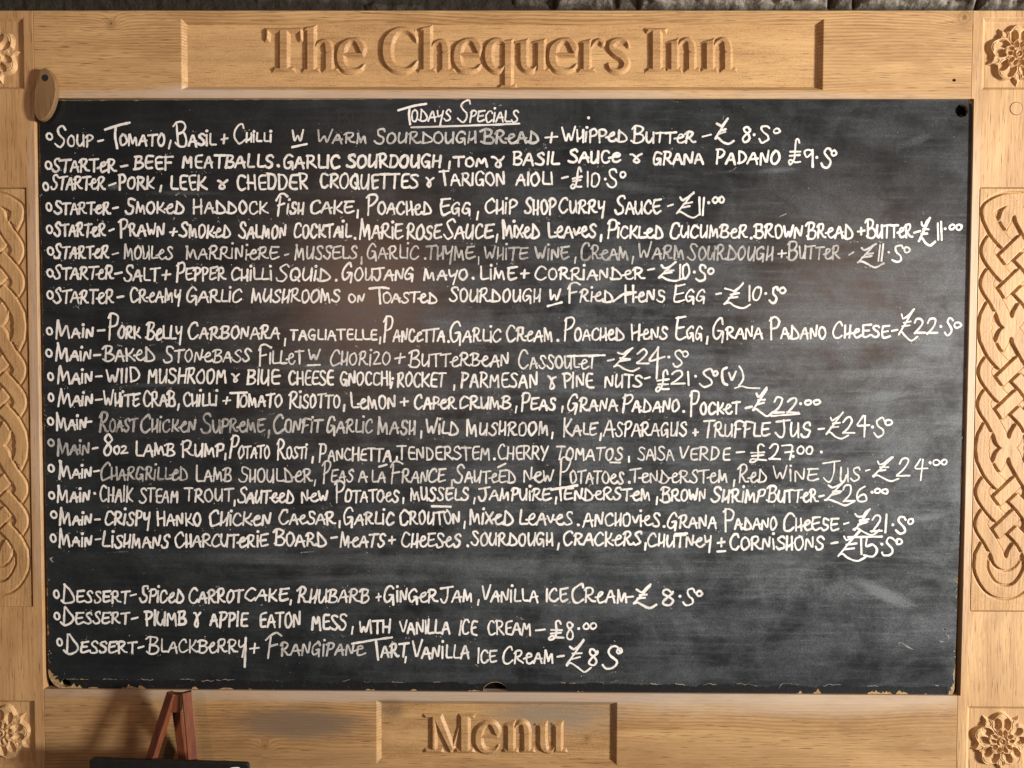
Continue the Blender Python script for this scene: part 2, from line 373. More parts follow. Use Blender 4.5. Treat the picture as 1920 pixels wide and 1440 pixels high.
def carve(ch, px0, px1, base, k, floor, m, parent, H=.0062, bw=6.0, ky=1.0):
    wd, polys, sts = LET[ch]; sx = (px1 - px0) / wd
    step = .62
    gx = np.arange(px0 - 8, px1 + 10, step); gy = np.arange(base - 98 * k, base + 36 * k, step)
    A, B = np.meshgrid(gx, gy); x = (A - px0) / sx; y = (base - B) / (k * ky)
    rx = sx
    d = np.full(x.shape, 1e9)
    for p in polys: d = np.minimum(d, sd_poly(x * sx, y * k, [(a * sx, b * k) for a, b in p]))
    for s in sts: d = np.minimum(d, (1.45 if len(s) == 2 else 1.0) * sd_stroke(x * sx, y * k, [(a * sx, b * k, r * (sx + k) / 2) for a, b, r in s]))
    h = np.clip(-d / (bw * k), -.12, 1.0) * H
    rng = np.random.RandomState(int(px0))
    ns = rng.randn(*h.shape) * .00002
    sm = sum(np.sin(A * a_ + B * b_ + c_) for a_, b_, c_ in rng.uniform(-1, 1, (6, 3))) * .00003
    h = np.where(h > 0, h + (ns + sm) * np.clip(h / .002, 0, 1), h)
    c = U((px0 + px1) / 2, base, floor)
    return height_obj('carved_letter', gx, gy, h, floor, m, parent, eps=-.0003, loc=c, smooth=False)
FY = PLQ['top'][5]
for ch, a, b in [('T', 496, 571), ('h', 565, 638), ('e', 630, 690), ('C', 714, 788), ('h', 782, 856), ('e', 848, 908), ('q', 906, 971), ('u', 962, 1034), ('e', 1026, 1087), ('r', 1082, 1136), ('s', 1134, 1184), ('I', 1207, 1253), ('n', 1245, 1315), ('n', 1311, 1383)]:
    lower = ch not in 'TIC'
    carve(ch, a, b, 138, 1.0, FY, M_LET, top_rail, ky=1.05 if lower and ch != 'h' else 1.0)
FYM = PLQ['bot'][5]
for ch, a, b in [('M', 792.5, 891), ('e', 889, 941), ('n', 941, 1005), ('u', 1000, 1065)]:
    carve(ch, a, b, 1411.5, .95, FYM, M_LTM, bottom_rail, H=.0058, ky=1.0 if ch == 'M' else 1.03)

# sunk floors of the plaques: rough carved ground, a few mm in front of the plank's own panel
def ground(px, hole, m, parent, seed):
    a0, a1, b0, b1, s, d = hole
    n, k = int((a1 - a0) / .0016), int((b1 - b0) / .0016)
    xs = np.linspace(a0 + s, a1 - s, n); zs = np.linspace(b0 + s, b1 - s, k)
    A, B = np.meshgrid(xs, zs); rng = np.random.RandomState(seed)
    h = sum(np.sin(A * u_ + B * v_ + w_) for u_, v_, w_ in rng.uniform(-1, 1, (12, 3)) * [90, 900, 6]) * .00003 + rng.randn(*A.shape) * .00006
    P = np.stack([A, d - .0004 - h, B], -1)
    return obj('plaque_ground', P.reshape(-1, 3), grid_faces(k, n)[:, ::-1], m, parent, smooth=True)
ground(None, PLQ['top'], M_PLQ, top_rail, 3); ground(None, PLQ['bot'], M_MPL, bottom_rail, 5)

# ---------------------------------------------------------------- carved roses
def rose_height(n=270, half=62.):
    g = np.linspace(-half, half, n); A, B = np.meshgrid(g, g); B = -B
    r = np.hypot(A, B); th = np.arctan2(B, A)
    def sstep(a, b, x): q = np.clip((x - a) / (b - a), 0, 1); return q * q * (3 - 2 * q)
    h = np.full(r.shape, -.12)
    for k in range(5):                                   # sepal tips between the petals
        a = math.pi / 2 + math.pi / 5 + k * 2 * math.pi / 5
        u_ = A * math.cos(a) + B * math.sin(a); v_ = -A * math.sin(a) + B * math.cos(a)
        wdt = np.clip((60 - u_) * .50, 0, 13) * (u_ > 36)
        h = np.maximum(h, np.where(wdt > 0, np.clip((wdt - np.abs(v_)) / 5.5, -.1, .72), -.12))
    def flower(scale, lvl, rim, pit, off):
        out = np.full(r.shape, -1.); top = np.full(r.shape, -9.)
        for k in range(5):
            a = off + k * 2 * math.pi / 5
            u_ = (A * math.cos(a) + B * math.sin(a)) / scale; v_ = (-A * math.sin(a) + B * math.cos(a)) / scale
            R_ = .40 + .03 * np.cos(3 * np.arctan2(v_, u_ - .62))
            d = np.hypot((u_ - .60) * 1.02, v_ * .93) - R_           # heart-shaped lobe
            d = np.minimum(d, np.where((u_ > 0) & (u_ < .75), np.abs(v_) - u_ * .66, 9.))
            ins = -d
            body = lvl * sstep(-.02, .07, ins) - rim * sstep(.07, .15, ins) * (u_ < 1.2)
            groove = .22 * np.exp(-((ins - .085) / .020) ** 2)
            pits = np.zeros(r.shape)
            for sg in (-1, 1):
                e_ = np.hypot((u_ - .60 - sg * 0.) / .215, (v_ - sg * (.165 + .06 * (u_ - .6))) / .135)
                pits += pit * sstep(1.12, .70, e_)
            rib = .05 * np.exp(-(v_ / .04) ** 2) * sstep(.2, .35, u_) * (1 - sstep(.62, .86, u_))
            hh = np.where(d < .03, body - groove - pits + rib, -1.)
            seam = np.abs(np.angle(np.exp(1j * (th - a)))) < math.pi / 5 + .01
            out = np.where(seam, np.maximum(out, hh), out)
        return out
    f1 = flower(54., 1.0, .08, .80, math.pi / 2); h = np.maximum(h, f1)
    mask = flower(27.5, 1.0, 0, 0, math.pi / 2 + 0)
    f2 = flower(27.5, .42, .03, .62, math.pi / 2) + .72
    h = np.where(mask > .25, f2, h)
    ring = 9.5
    boss = np.where(r < ring + 3, .82 + .12 * np.cos(th * 14) * np.exp(-((r - ring) / 1.6) ** 2), -1)
    boss = np.where(r < ring, .95 + .28 * np.exp(-((r - 6.2) / 1.7) ** 2) - .35 * np.exp(-((r - 8.6) / .9) ** 2) - .30 * np.exp(-((r - 3.6) / 1.2) ** 2) + .2 * np.exp(-(r / 1.6) ** 2), boss)
    h = np.maximum(h, np.where(r < ring + 3, boss, -1)) if False else np.where(r < ring + 1.5, boss, h)
    return g, h * .0080
G_, RH = rose_height()
def rose(cx, cz, m, parent, rot=0., first=None):
    loc = np.array([cx, .0065, cz])
    if first is None:
        n = len(G_); A, B = np.meshgrid(G_ / 1000, -G_ / 1000)
        P = np.stack([A, -RH, B], -1).reshape(-1, 3) + loc
        k = RH > -.0006; kk = k[:-1, :-1] | k[1:, :-1] | k[:-1, 1:] | k[1:, 1:]
        q = grid_faces(n, n, kk); used = np.unique(q); re = np.full(n * n, -1); re[used] = np.arange(len(used))
        o = obj('carved_rose', P[used], re[q], m, parent, loc=loc, smooth=True)
    else:
        o = first.copy(); sc.collection.objects.link(o); o.parent = parent
        o.location = loc - base_of(parent)
    o.rotation_euler = (0, rot, 0)
    return o
M_ROSE = oak('oak_rose', True, light=(0.579, 0.377, 0.183), dark=(0.310, 0.159, 0.060), seed=3.7, rings=.10, ringf=120, carve=.1)
r1 = rose(PXR + PW / 2, (rz_top[0] + rz_top[1]) / 2, M_ROSE, stile_r)
rose(PXR + PW / 2, (rz_bot[0] + rz_bot[1]) / 2, M_ROSE, stile_r, 0, r1)
rose(PXL + PW / 2, (lz_top[0] + lz_top[1]) / 2, M_ROSE, stile_l, R(-22), r1)
rose(PXL + PW / 2, (lz_bot[0] + lz_bot[1]) / 2, M_ROSE, stile_l, R(14), r1)

# ---------------------------------------------------------------- knotwork panels
def knot_mesh(L, W):
    """four-strand plait in three closed units, strands cut over and under; returns grid and heights (mm space)"""
    cols = [-44., -16., 16., 44.]; row = 31.; per = 227.; units = 3
    y_first = 83.; sw = 12.4
    paths = []                                            # each: list of (x, y, z)
    for u_ in range(units):
        y0 = y_first + u_ * per
        pos = [0, 1, 2, 3]; tr = [[(cols[i], y0 - row * .8, 0.)] for i in range(4)]
        tr[0][0] = (cols[0] - 2, y0 - row * .95, 0); tr[3][0] = (cols[3] + 2, y0 - row * .95, 0)
        for rw in range(5):
            yc = y0 + rw * row
            prs = [(0, 1), (2, 3)] if rw % 2 == 0 else [(1, 2)]
            for (a, b) in prs:
                ia, ib = pos[a], pos[b]; xm = .5 * (cols[a] + cols[b])
                over = rw % 2 == 0
                tr[ia].append((xm, yc, 1. if over else -1.)); tr[ib].append((xm, yc, -1. if over else 1.))
                pos[a], pos[b] = ib, ia
            if rw % 2 == 0:
                pass
            else:
                for c in (0, 3): tr[pos[c]].append((cols[c] + (-3 if c == 0 else 3), yc, 0.))
        yb = y0 + 4 * row
        for c in range(4):
            tr[pos[c]].append((cols[c] + (-2 if c == 0 else 2 if c == 3 else 0), yb + row * (.95 if c in (0, 3) else .8), 0.))
        for i in range(4): paths.append(tr[i])
        paths.append([(cols[1], y0 - row * .8, 0), (cols[1] + 5, y0 - row * 1.25, 0), (0, y0 - row * 1.45, 0), (cols[2] - 5, y0 - row * 1.25, 0), (cols[2], y0 - row * .8, 0)])
        paths.append([(cols[1], yb + row * .8, 0), (cols[1] + 5, yb + row * 1.25, 0), (0, yb + row * 1.45, 0), (cols[2] - 5, yb + row * 1.25, 0), (cols[2], yb + row * .8, 0)])
        if u_ < units - 1:
            for c, s in ((0, -1), (3, 1)):
                paths.append([(cols[c] + s * 2, yb + row * .95, 0), (cols[c] + s * 5, yb + row * 1.6, 0), (cols[c] + s * 3, (yb + y0 + per) / 2, 0), (cols[c] + s * 5, y0 + per - row * 1.6, 0), (cols[c] + s * 2, y0 + per - row * .95, 0)])
    yb = y_first + 2 * per + 4 * row
    paths.append([(cols[0] - 2, y_first - row * .95, 0), (cols[0] - 2, y_first - row * 1.5, 0), (-22, y_first - row * 1.95, 0), (0, y_first - row * 2.05, 0), (22, y_first - row * 1.95, 0), (cols[3] + 2, y_first - row * 1.5, 0), (cols[3] + 2, y_first - row * .95, 0)])
    paths.append([(cols[0] - 2, yb + row * .95, 0), (cols[0] - 1, yb + row * 1.9, 0), (-26, yb + row * 2.9, 0), (0, yb + row * 3.2, 0), (26, yb + row * 2.9, 0), (cols[3] + 1, yb + row * 1.9, 0), (cols[3] + 2, yb + row * .95, 0)])
    gx = np.arange(-W / 2, W / 2 + .5, 1.0); gy = np.arange(0, L + .5, 1.0)
    A, B = np.meshgrid(gx, gy); n = A.shape
    Dm = np.full(n, 99.); Zb = np.full(n, -9.)            # edge distance (signed) of the winning strand, its order
    for p in paths:
        Q = cr_pts(p, 10)
        d = np.full(n, 99.); z = np.zeros(n)
        for (ax, ay, az), (bx, by, bz) in zip(Q[:-1], Q[1:]):
            j0, j1 = int(max(0, min(ay, by) - 20)), int(min(n[0], max(ay, by) + 21)); i0, i1 = int(max(0, min(ax, bx) - 20 + W / 2)), int(min(n[1], max(ax, bx) + 21 + W / 2))
            if j1 <= j0 or i1 <= i0: continue
            x_, y_ = A[j0:j1, i0:i1], B[j0:j1, i0:i1]
            ex, ey = bx - ax, by - ay; l2 = ex * ex + ey * ey + 1e-9
            tt = np.clip(((x_ - ax) * ex + (y_ - ay) * ey) / l2, 0, 1)
            dd = np.hypot(x_ - ax - ex * tt, y_ - ay - ey * tt) - sw
            s = d[j0:j1, i0:i1]; k = dd < s
            d[j0:j1, i0:i1] = np.where(k, dd, s); z[j0:j1, i0:i1] = np.where(k, az + (bz - az) * tt, z[j0:j1, i0:i1])
        z = np.sign(z) * np.clip(np.abs(z) - .45, 0, 1) / .55
        touch = d < 3.5
        both = touch & (Dm < 3.5)
        same = both & (np.abs(z - Zb) < .3)
        Dm_new = np.where(same, np.minimum(d, Dm), np.where(touch & ((Dm >= 3.5) | (z > Zb)), d, Dm))
        Zb = np.where(touch & ((Dm >= 3.5) | (z > Zb)), z, Zb); Dm = np.where(Dm_new < 90, Dm_new, np.minimum(Dm, d))
    top = .0062
    inside = top * np.clip(-Dm / 1.7, 0, 1) ** .8
    outside = .0046 * np.clip((Dm) / 4.0, 0, 1)
    far = np.abs(A) > 0
    h = np.where(Dm < 0, inside, outside)
    pebble = (np.abs(A) < 34) & (Dm > 0) & (B > y_first - 42) & (B < yb + 40)
    h = np.where(pebble, np.minimum(h, .0018), h)
    edge = np.minimum(np.minimum(A + W / 2, W / 2 - A), np.minimum(B, L - B))
    return gx, gy, h
def knot_panel(x0, zr, m, parent, first=None):
    L = (zr[1] - zr[0]) * 1000 - 6; W = PW * 1000 - 6
    loc = np.array([x0 + PW / 2, .0072, zr[1] - .003])
    if first is None:
        gx, gy, h = knot_mesh(L, W)
        A, B = np.meshgrid(gx / 1000, -gy / 1000)
        rng = np.random.RandomState(8); h = h + rng.randn(*h.shape) * .00004
        P = np.stack([A, -.0003 - h, B], -1).reshape(-1, 3) + loc
        return obj('knotwork_panel', P, grid_faces(*h.shape), m, parent, loc=loc, smooth=True)
    o = first.copy(); sc.collection.objects.link(o); o.parent = parent; o.location = loc - base_of(parent)
    return o
k1 = knot_panel(PXR, rz_k, M_KNT, stile_r)
knot_panel(PXL, lz_k, M_KNT, stile_l, k1)

# ---------------------------------------------------------------- the chalkboard
bcx, _, bcz = U(940, 1302, BY)
SMEARS = [(1655, 1112, 78, 17, 25, .62), (1460, 319, 44, 7, -3, .34), (1716, 264, 40, 11, -20, .22), (1640, 250, 70, 40, 10, .14), (1620, 700, 130, 14, -3, .26), (1660, 742, 80, 12, -8, .24), (1520, 640, 170, 13, -2, .22),
          (213, 349, 15, 9, 0, .5), (900, 1060, 620, 20, 1, .20), (700, 1085, 300, 12, -2, .14), (1745, 968, 46, 10, -10, .32), (300, 668, 190, 12, 0, .16), (860, 612, 260, 14, 2, .14), (1100, 735, 330, 8, 2, .16), (300, 720, 110, 7, -4, .2),
          (1700, 450, 60, 60, 30, .12), (1590, 880, 120, 30, -12, .13), (450, 1045, 240, 14, 2, .13), (1180, 350, 110, 12, 5, .18), (350, 362, 90, 6, 0, .22), (600, 690, 200, 7, 0, .16), (1750, 640, 44, 40, 20, .2), (1300, 1160, 210, 40, 8, .10)]
t = NT('chalkboard_paint'); co = t.n('ShaderNodeTexCoord').outputs['Object']
sx = t.n('ShaderNodeSeparateXYZ'); t.set(sx.inputs[0], co)
wipe = t.noise(t.vmul(t.vadd(co, (.7, 0, 2.2)), (2.0, 1, 10)), 1.6, 5, .62, 1.2)
wipe2 = t.noise(t.vmul(t.vadd(co, (3.7, 0, 1.1)), (3.2, 1, 60)), 2.2, 5, .65, .4)
blot = t.noise(t.vadd(co, (5, 0, 1)), 9., 6, .68, .5)
mott = t.noise(co, 46., 5, .72)
swirl = t.noise(t.vadd(co, (1, 0, 4)), 30., 2, .5, 2.5)
grain = t.noise(co, 620., 2, .6)
reg = t.mr(sx.outputs['X'], -.86, .30, .22, 1.0)                        # dust thickens rightwards; part of this paleness is painted-in sheen
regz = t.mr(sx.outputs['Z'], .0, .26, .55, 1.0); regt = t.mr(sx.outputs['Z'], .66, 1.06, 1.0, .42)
du = t.math('ADD', t.math('MULTIPLY', t.mr(wipe, .38, .68), .34), t.math('MULTIPLY', t.mr(blot, .34, .70), .50))
du = t.math('ADD', du, t.math('MULTIPLY', t.mr(wipe2, .48, .70), .28))
du = t.math('ADD', du, t.math('MULTIPLY', t.mr(mott, .40, .72), .16))
du = t.math('ADD', du, t.math('MULTIPLY', t.mr(swirl, .52, .60), .05))
du = t.math('ADD', t.math('MULTIPLY', du, .86), .05)
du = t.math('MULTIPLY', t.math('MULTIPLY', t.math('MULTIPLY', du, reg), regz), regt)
def b2o(px, py): return X(px, py, BY) - bcx, Z(px, py, BY) - bcz
for (px, py, rx_, rz_, ang, k) in SMEARS:                # broad wiped smears of chalk dust
    ox, oz = b2o(px, py)
    mp = t.n('ShaderNodeMapping', vector_type='TEXTURE'); t.set(mp.inputs[0], co)
    mp.inputs['Location'].default_value = (ox, 0, oz); mp.inputs['Rotation'].default_value = (0, R(ang), 0); mp.inputs['Scale'].default_value = (rx_ / 1000, 1, rz_ / 1000)
    l = t.n('ShaderNodeVectorMath', operation='LENGTH'); t.set(l.inputs[0], t.vmul(mp.outputs[0], (1, 0, 1)))
    e = t.math('ADD', l.outputs['Value'], t.math('MULTIPLY_ADD', t.noise(t.vmul(mp.outputs[0], (.8, 0, 2.5)), 2.2, 4, .65), 1.1, -.55))
    du = t.math('ADD', du, t.math('MULTIPLY', t.mr(e, .15, 1.05, 1., 0.), k * 1.25))
gr = t.math('MULTIPLY_ADD', t.mr(grain, .35, .68), .8, .58)
du = t.math('MULTIPLY', du, gr, clamp=True)
col = t.mix(du, (.0062, .0070, .0077), (.108, .124, .132))
sp = t.mr(t.noise(co, 900., 1, .5), .765, .80)
col = t.mix(t.math('MULTIPLY', sp, t.math('MULTIPLY', t.mr(blot, .45, .6), .45)), col, (.42, .42, .40))
t.bump(grain, .03, .0003)
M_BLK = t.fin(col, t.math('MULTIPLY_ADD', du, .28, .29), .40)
t = NT('worn_black_paint'); co = t.n('ShaderNodeTexCoord').outputs['Object']
s1 = t.mr(t.noise(co, 120., 5, .75), .56, .72); s2 = t.mr(t.noise(t.vmul(co, (1, 1, 2.5)), 260., 3, .7), .62, .74)
col = t.mix(t.math('MULTIPLY', s1, .35), (.0085, .009, .0095), (.10, .105, .105)); col = t.mix(t.math('MULTIPLY', s2, .4), col, (.22, .22, .20))
t.bump(t.noise(co, 160., 5, .7), .5, .0012)
M_BLK2 = t.fin(col, .38, .45)
t = NT('fibreboard_core'); co = t.n('ShaderNodeTexCoord').outputs['Object']
n1 = t.noise(co, 160., 5, .7); col = t.ramp(n1, [(.25, (.20, .125, .052)), (.55, (.36, .255, .125)), (.8, (.50, .38, .20))])
t.bump(n1, .8, .003); M_CORE = t.fin(col, .85, .2)

bc = U(940, 1302, BY); board = root('chalkboard', (bc[0], BY, bc[2]), 'black chalkboard covered in white handwritten specials, chipped along its lower edge', 'chalkboard')
rnd = random.Random(11)
def nz(a, b=0., c=0.): return noise.noise(Vector((a, b, c)))
def perimeter():
    """clockwise outline of the board in photo pixels with inward normals"""
    xl = lambda y: 72.5 + (y - 240) * .0172; xr = lambda y: 1828.5 - (y - 200) * .0352
    yt = lambda x: 187.0 - (x - 105) * .0035; yb = lambda x: 1292.4 + (x - 95) * .0086
    P = []
    def arc(cx, cy, r, a0, a1, n):
        for i in range(n + 1):
            a = a0 + (a1 - a0) * i / n; P.append((cx + r * math.cos(a), cy + r * math.sin(a)))
    def line(a, b, st=2.0):
        n = max(1, int(math.hypot(b[0] - a[0], b[1] - a[1]) / st))
        for i in range(n + 1): P.append((a[0] + (b[0] - a[0]) * i / n, a[1] + (b[1] - a[1]) * i / n))
    r1, r2, r3, r4 = 6, 24, 16, 34
    line((xl(190) + r1, yt(80)), (xr(185) - r2, yt(1800)))
    arc(xr(205) - r2, yt(1805) + r2, r2, -math.pi / 2, 0, 14)
    line((xr(205), yt(1805) + r2), (xr(1290), yb(1785) - r3))
    arc(xr(1295) - r3, yb(1780) - r3, r3, 0, math.pi / 2, 12)
    line((xr(1300) - r3, yb(1770)), (xl(1290) + r4, yb(125)))
    arc(xl(1262) + r4, yb(125) - r4, r4, math.pi / 2, math.pi, 18)
    line((xl(1260), yb(125) - r4), (xl(196), yt(80) + r1))
    arc(xl(196) + r1, yt(80) + r1, r1, math.pi, 1.5 * math.pi, 5)
    Q = [P[0]]
    for p in P[1:]:
        if math.hypot(p[0] - Q[-1][0], p[1] - Q[-1][1]) > .8: Q.append(p)
    Q = np.array(Q); T = np.roll(Q, -1, 0) - np.roll(Q, 1, 0); T /= np.linalg.norm(T, axis=1)[:, None] + 1e-9
    return Q, np.stack([-T[:, 1], T[:, 0]], -1)
PQ, PN = perimeter()
CHIPS = [(104, 1282, 30, 13), (140, 1294, 16, 8), (175, 1295, 12, 5), (252, 1295, 26, 8), (366, 1296, 8, 6), (425, 1296, 16, 6), (470, 1296, 6, 4), (512, 1297, 4, 4), (536, 1297, 3, 3), (693, 1298, 12, 5), (775, 1298, 10, 6), (840, 1299, 20, 2.5), (890, 1299, 16, 5),
         (1090, 1301, 14, 4), (1190, 1302, 30, 2), (1280, 1303, 20, 2), (1500, 1306, 6, 9), (1533, 1306, 8, 11), (1590, 1306, 20, 2.5), (1650, 1307, 30, 9), (1690, 1308, 16, 9), (1740, 1309, 20, 5), (1784, 1296, 16, 7), (1788, 1265, 14, 3),
         (1271, 183, 15, 7), (1822, 190, 14, 6), (1827, 222, 20, 2.5), (84, 1110, 10, 3), (88, 1180, 12, 3), (86, 1140, 6, 2), (74, 300, 30, 1.5), (78, 560, 12, 1.5), (1806, 900, 8, 2), (1799, 1090, 10, 3.5), (1812, 700, 14, 2), (1826, 285, 4, 4), (80, 800, 10, 2), (150, 187, 30, 1.2)]
def eroded(kind):
    out = []
    for (x, y), (nx, ny) in zip(PQ, PN):
        rough = .5 + .8 * abs(nz(x * .06, y * .06, 1.)) + .5 * nz(x * .35, y * .35, 2.)
        bot = y > 1240
        e = 0.15 * rough
        if kind != 'core':
            e = .7 * rough + (1.3 * max(0, nz(x * .03, y * .03, 5.)) if not bot else 2.0 * max(0, nz(x * .05, y * .05, 6.) + .1))
            for (cx, cy, l, dp) in CHIPS:
                q = 1 - ((x - cx) ** 2 + (y - cy) ** 2) / (l * l)
                if q > 0: e = max(e, 1.4 * dp * q ** .5 * (.72 + .55 * nz(x * .22, y * .22, 3.)))
        if kind == 'coat':
            if bot and 110 < x < 1775: e = max(e + 1.5, 19 + 5 * nz(x * .022, 0, 8.) + 2.5 * nz(x * .12, 0, 9.) + 1.2 * nz(x * .5, 0, 9.))
            else: e = e + .9 + 1.5 * max(0, nz(x * .08, y * .08, 4.))
        d = abs(x - 929)
        if y > 1280 and d < 25: e = max(e, math.sqrt(max(0, 1 - (d / 24) ** 2)) * 20 + (0 if kind == 'core' else 1.2))
        out.append((x + nx * e, y + ny * e))
    return out
def ell(cx, cy, rx, ry, n=26, j=.06): return [(cx + rx * (1 + j * nz(i * .9, cx)) * math.cos(2 * math.pi * i / n), cy + ry * (1 + j * nz(i * .9, cy)) * math.sin(2 * math.pi * i / n)) for i in range(n)]
def sheet(name, loops, y, m, back=None, parent=None):
    L3 = [[Vector((*p, 0)) for p in l] for l in loops]
    tri = tessellate_polygon(L3); flat = [p for l in loops for p in l]
    cen = [(np.mean(l, axis=0), min(np.hypot(*(np.array(l) - np.mean(l, axis=0)).T))) for l in loops[1:]]
    tri = [q for q in tri if not any(np.hypot(*(np.mean([flat[i] for i in q], axis=0) - c)) < r * .97 for c, r in cen)]
    A = np.array(flat); P = U(A[:, 0], A[:, 1], BY); F = P.copy(); F[:, 1] = y
    V = F; faces = [tuple(q) for q in tri]
    if back is not None:
        Bk = P.copy(); Bk[:, 1] = back; n = len(flat); V = np.vstack([F, Bk]); k = 0
        faces += [tuple(i + n for i in q[::-1]) for q in tri]
        for l in loops:
            m_ = len(l); faces += [(k + i, k + (i + 1) % m_, k + (i + 1) % m_ + n, k + i + n) for i in range(m_)]; k += m_
    return fix_normals(obj(name, V, faces, m, parent))
holes_core = [ell(1803, 208, 14.5, 14.5), ell(123, 1281, 11.5, 7.5)]
holes_face = [ell(1803, 208, 9.4, 9.6, j=.06), ell(123, 1281, 9.5, 6.5, j=.2)]
sheet('board_core', [eroded('core')] + holes_core, BY + .0006, M_CORE, BY + .0100, board)
sheet('painted_face', [eroded('face')] + holes_face, BY, M_BLK2, BY + .0005, board)
COAT = eroded('coat')
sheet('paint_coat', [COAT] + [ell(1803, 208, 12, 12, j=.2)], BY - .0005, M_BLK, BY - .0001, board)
TY = BY - .0005                                           # surface that is written on

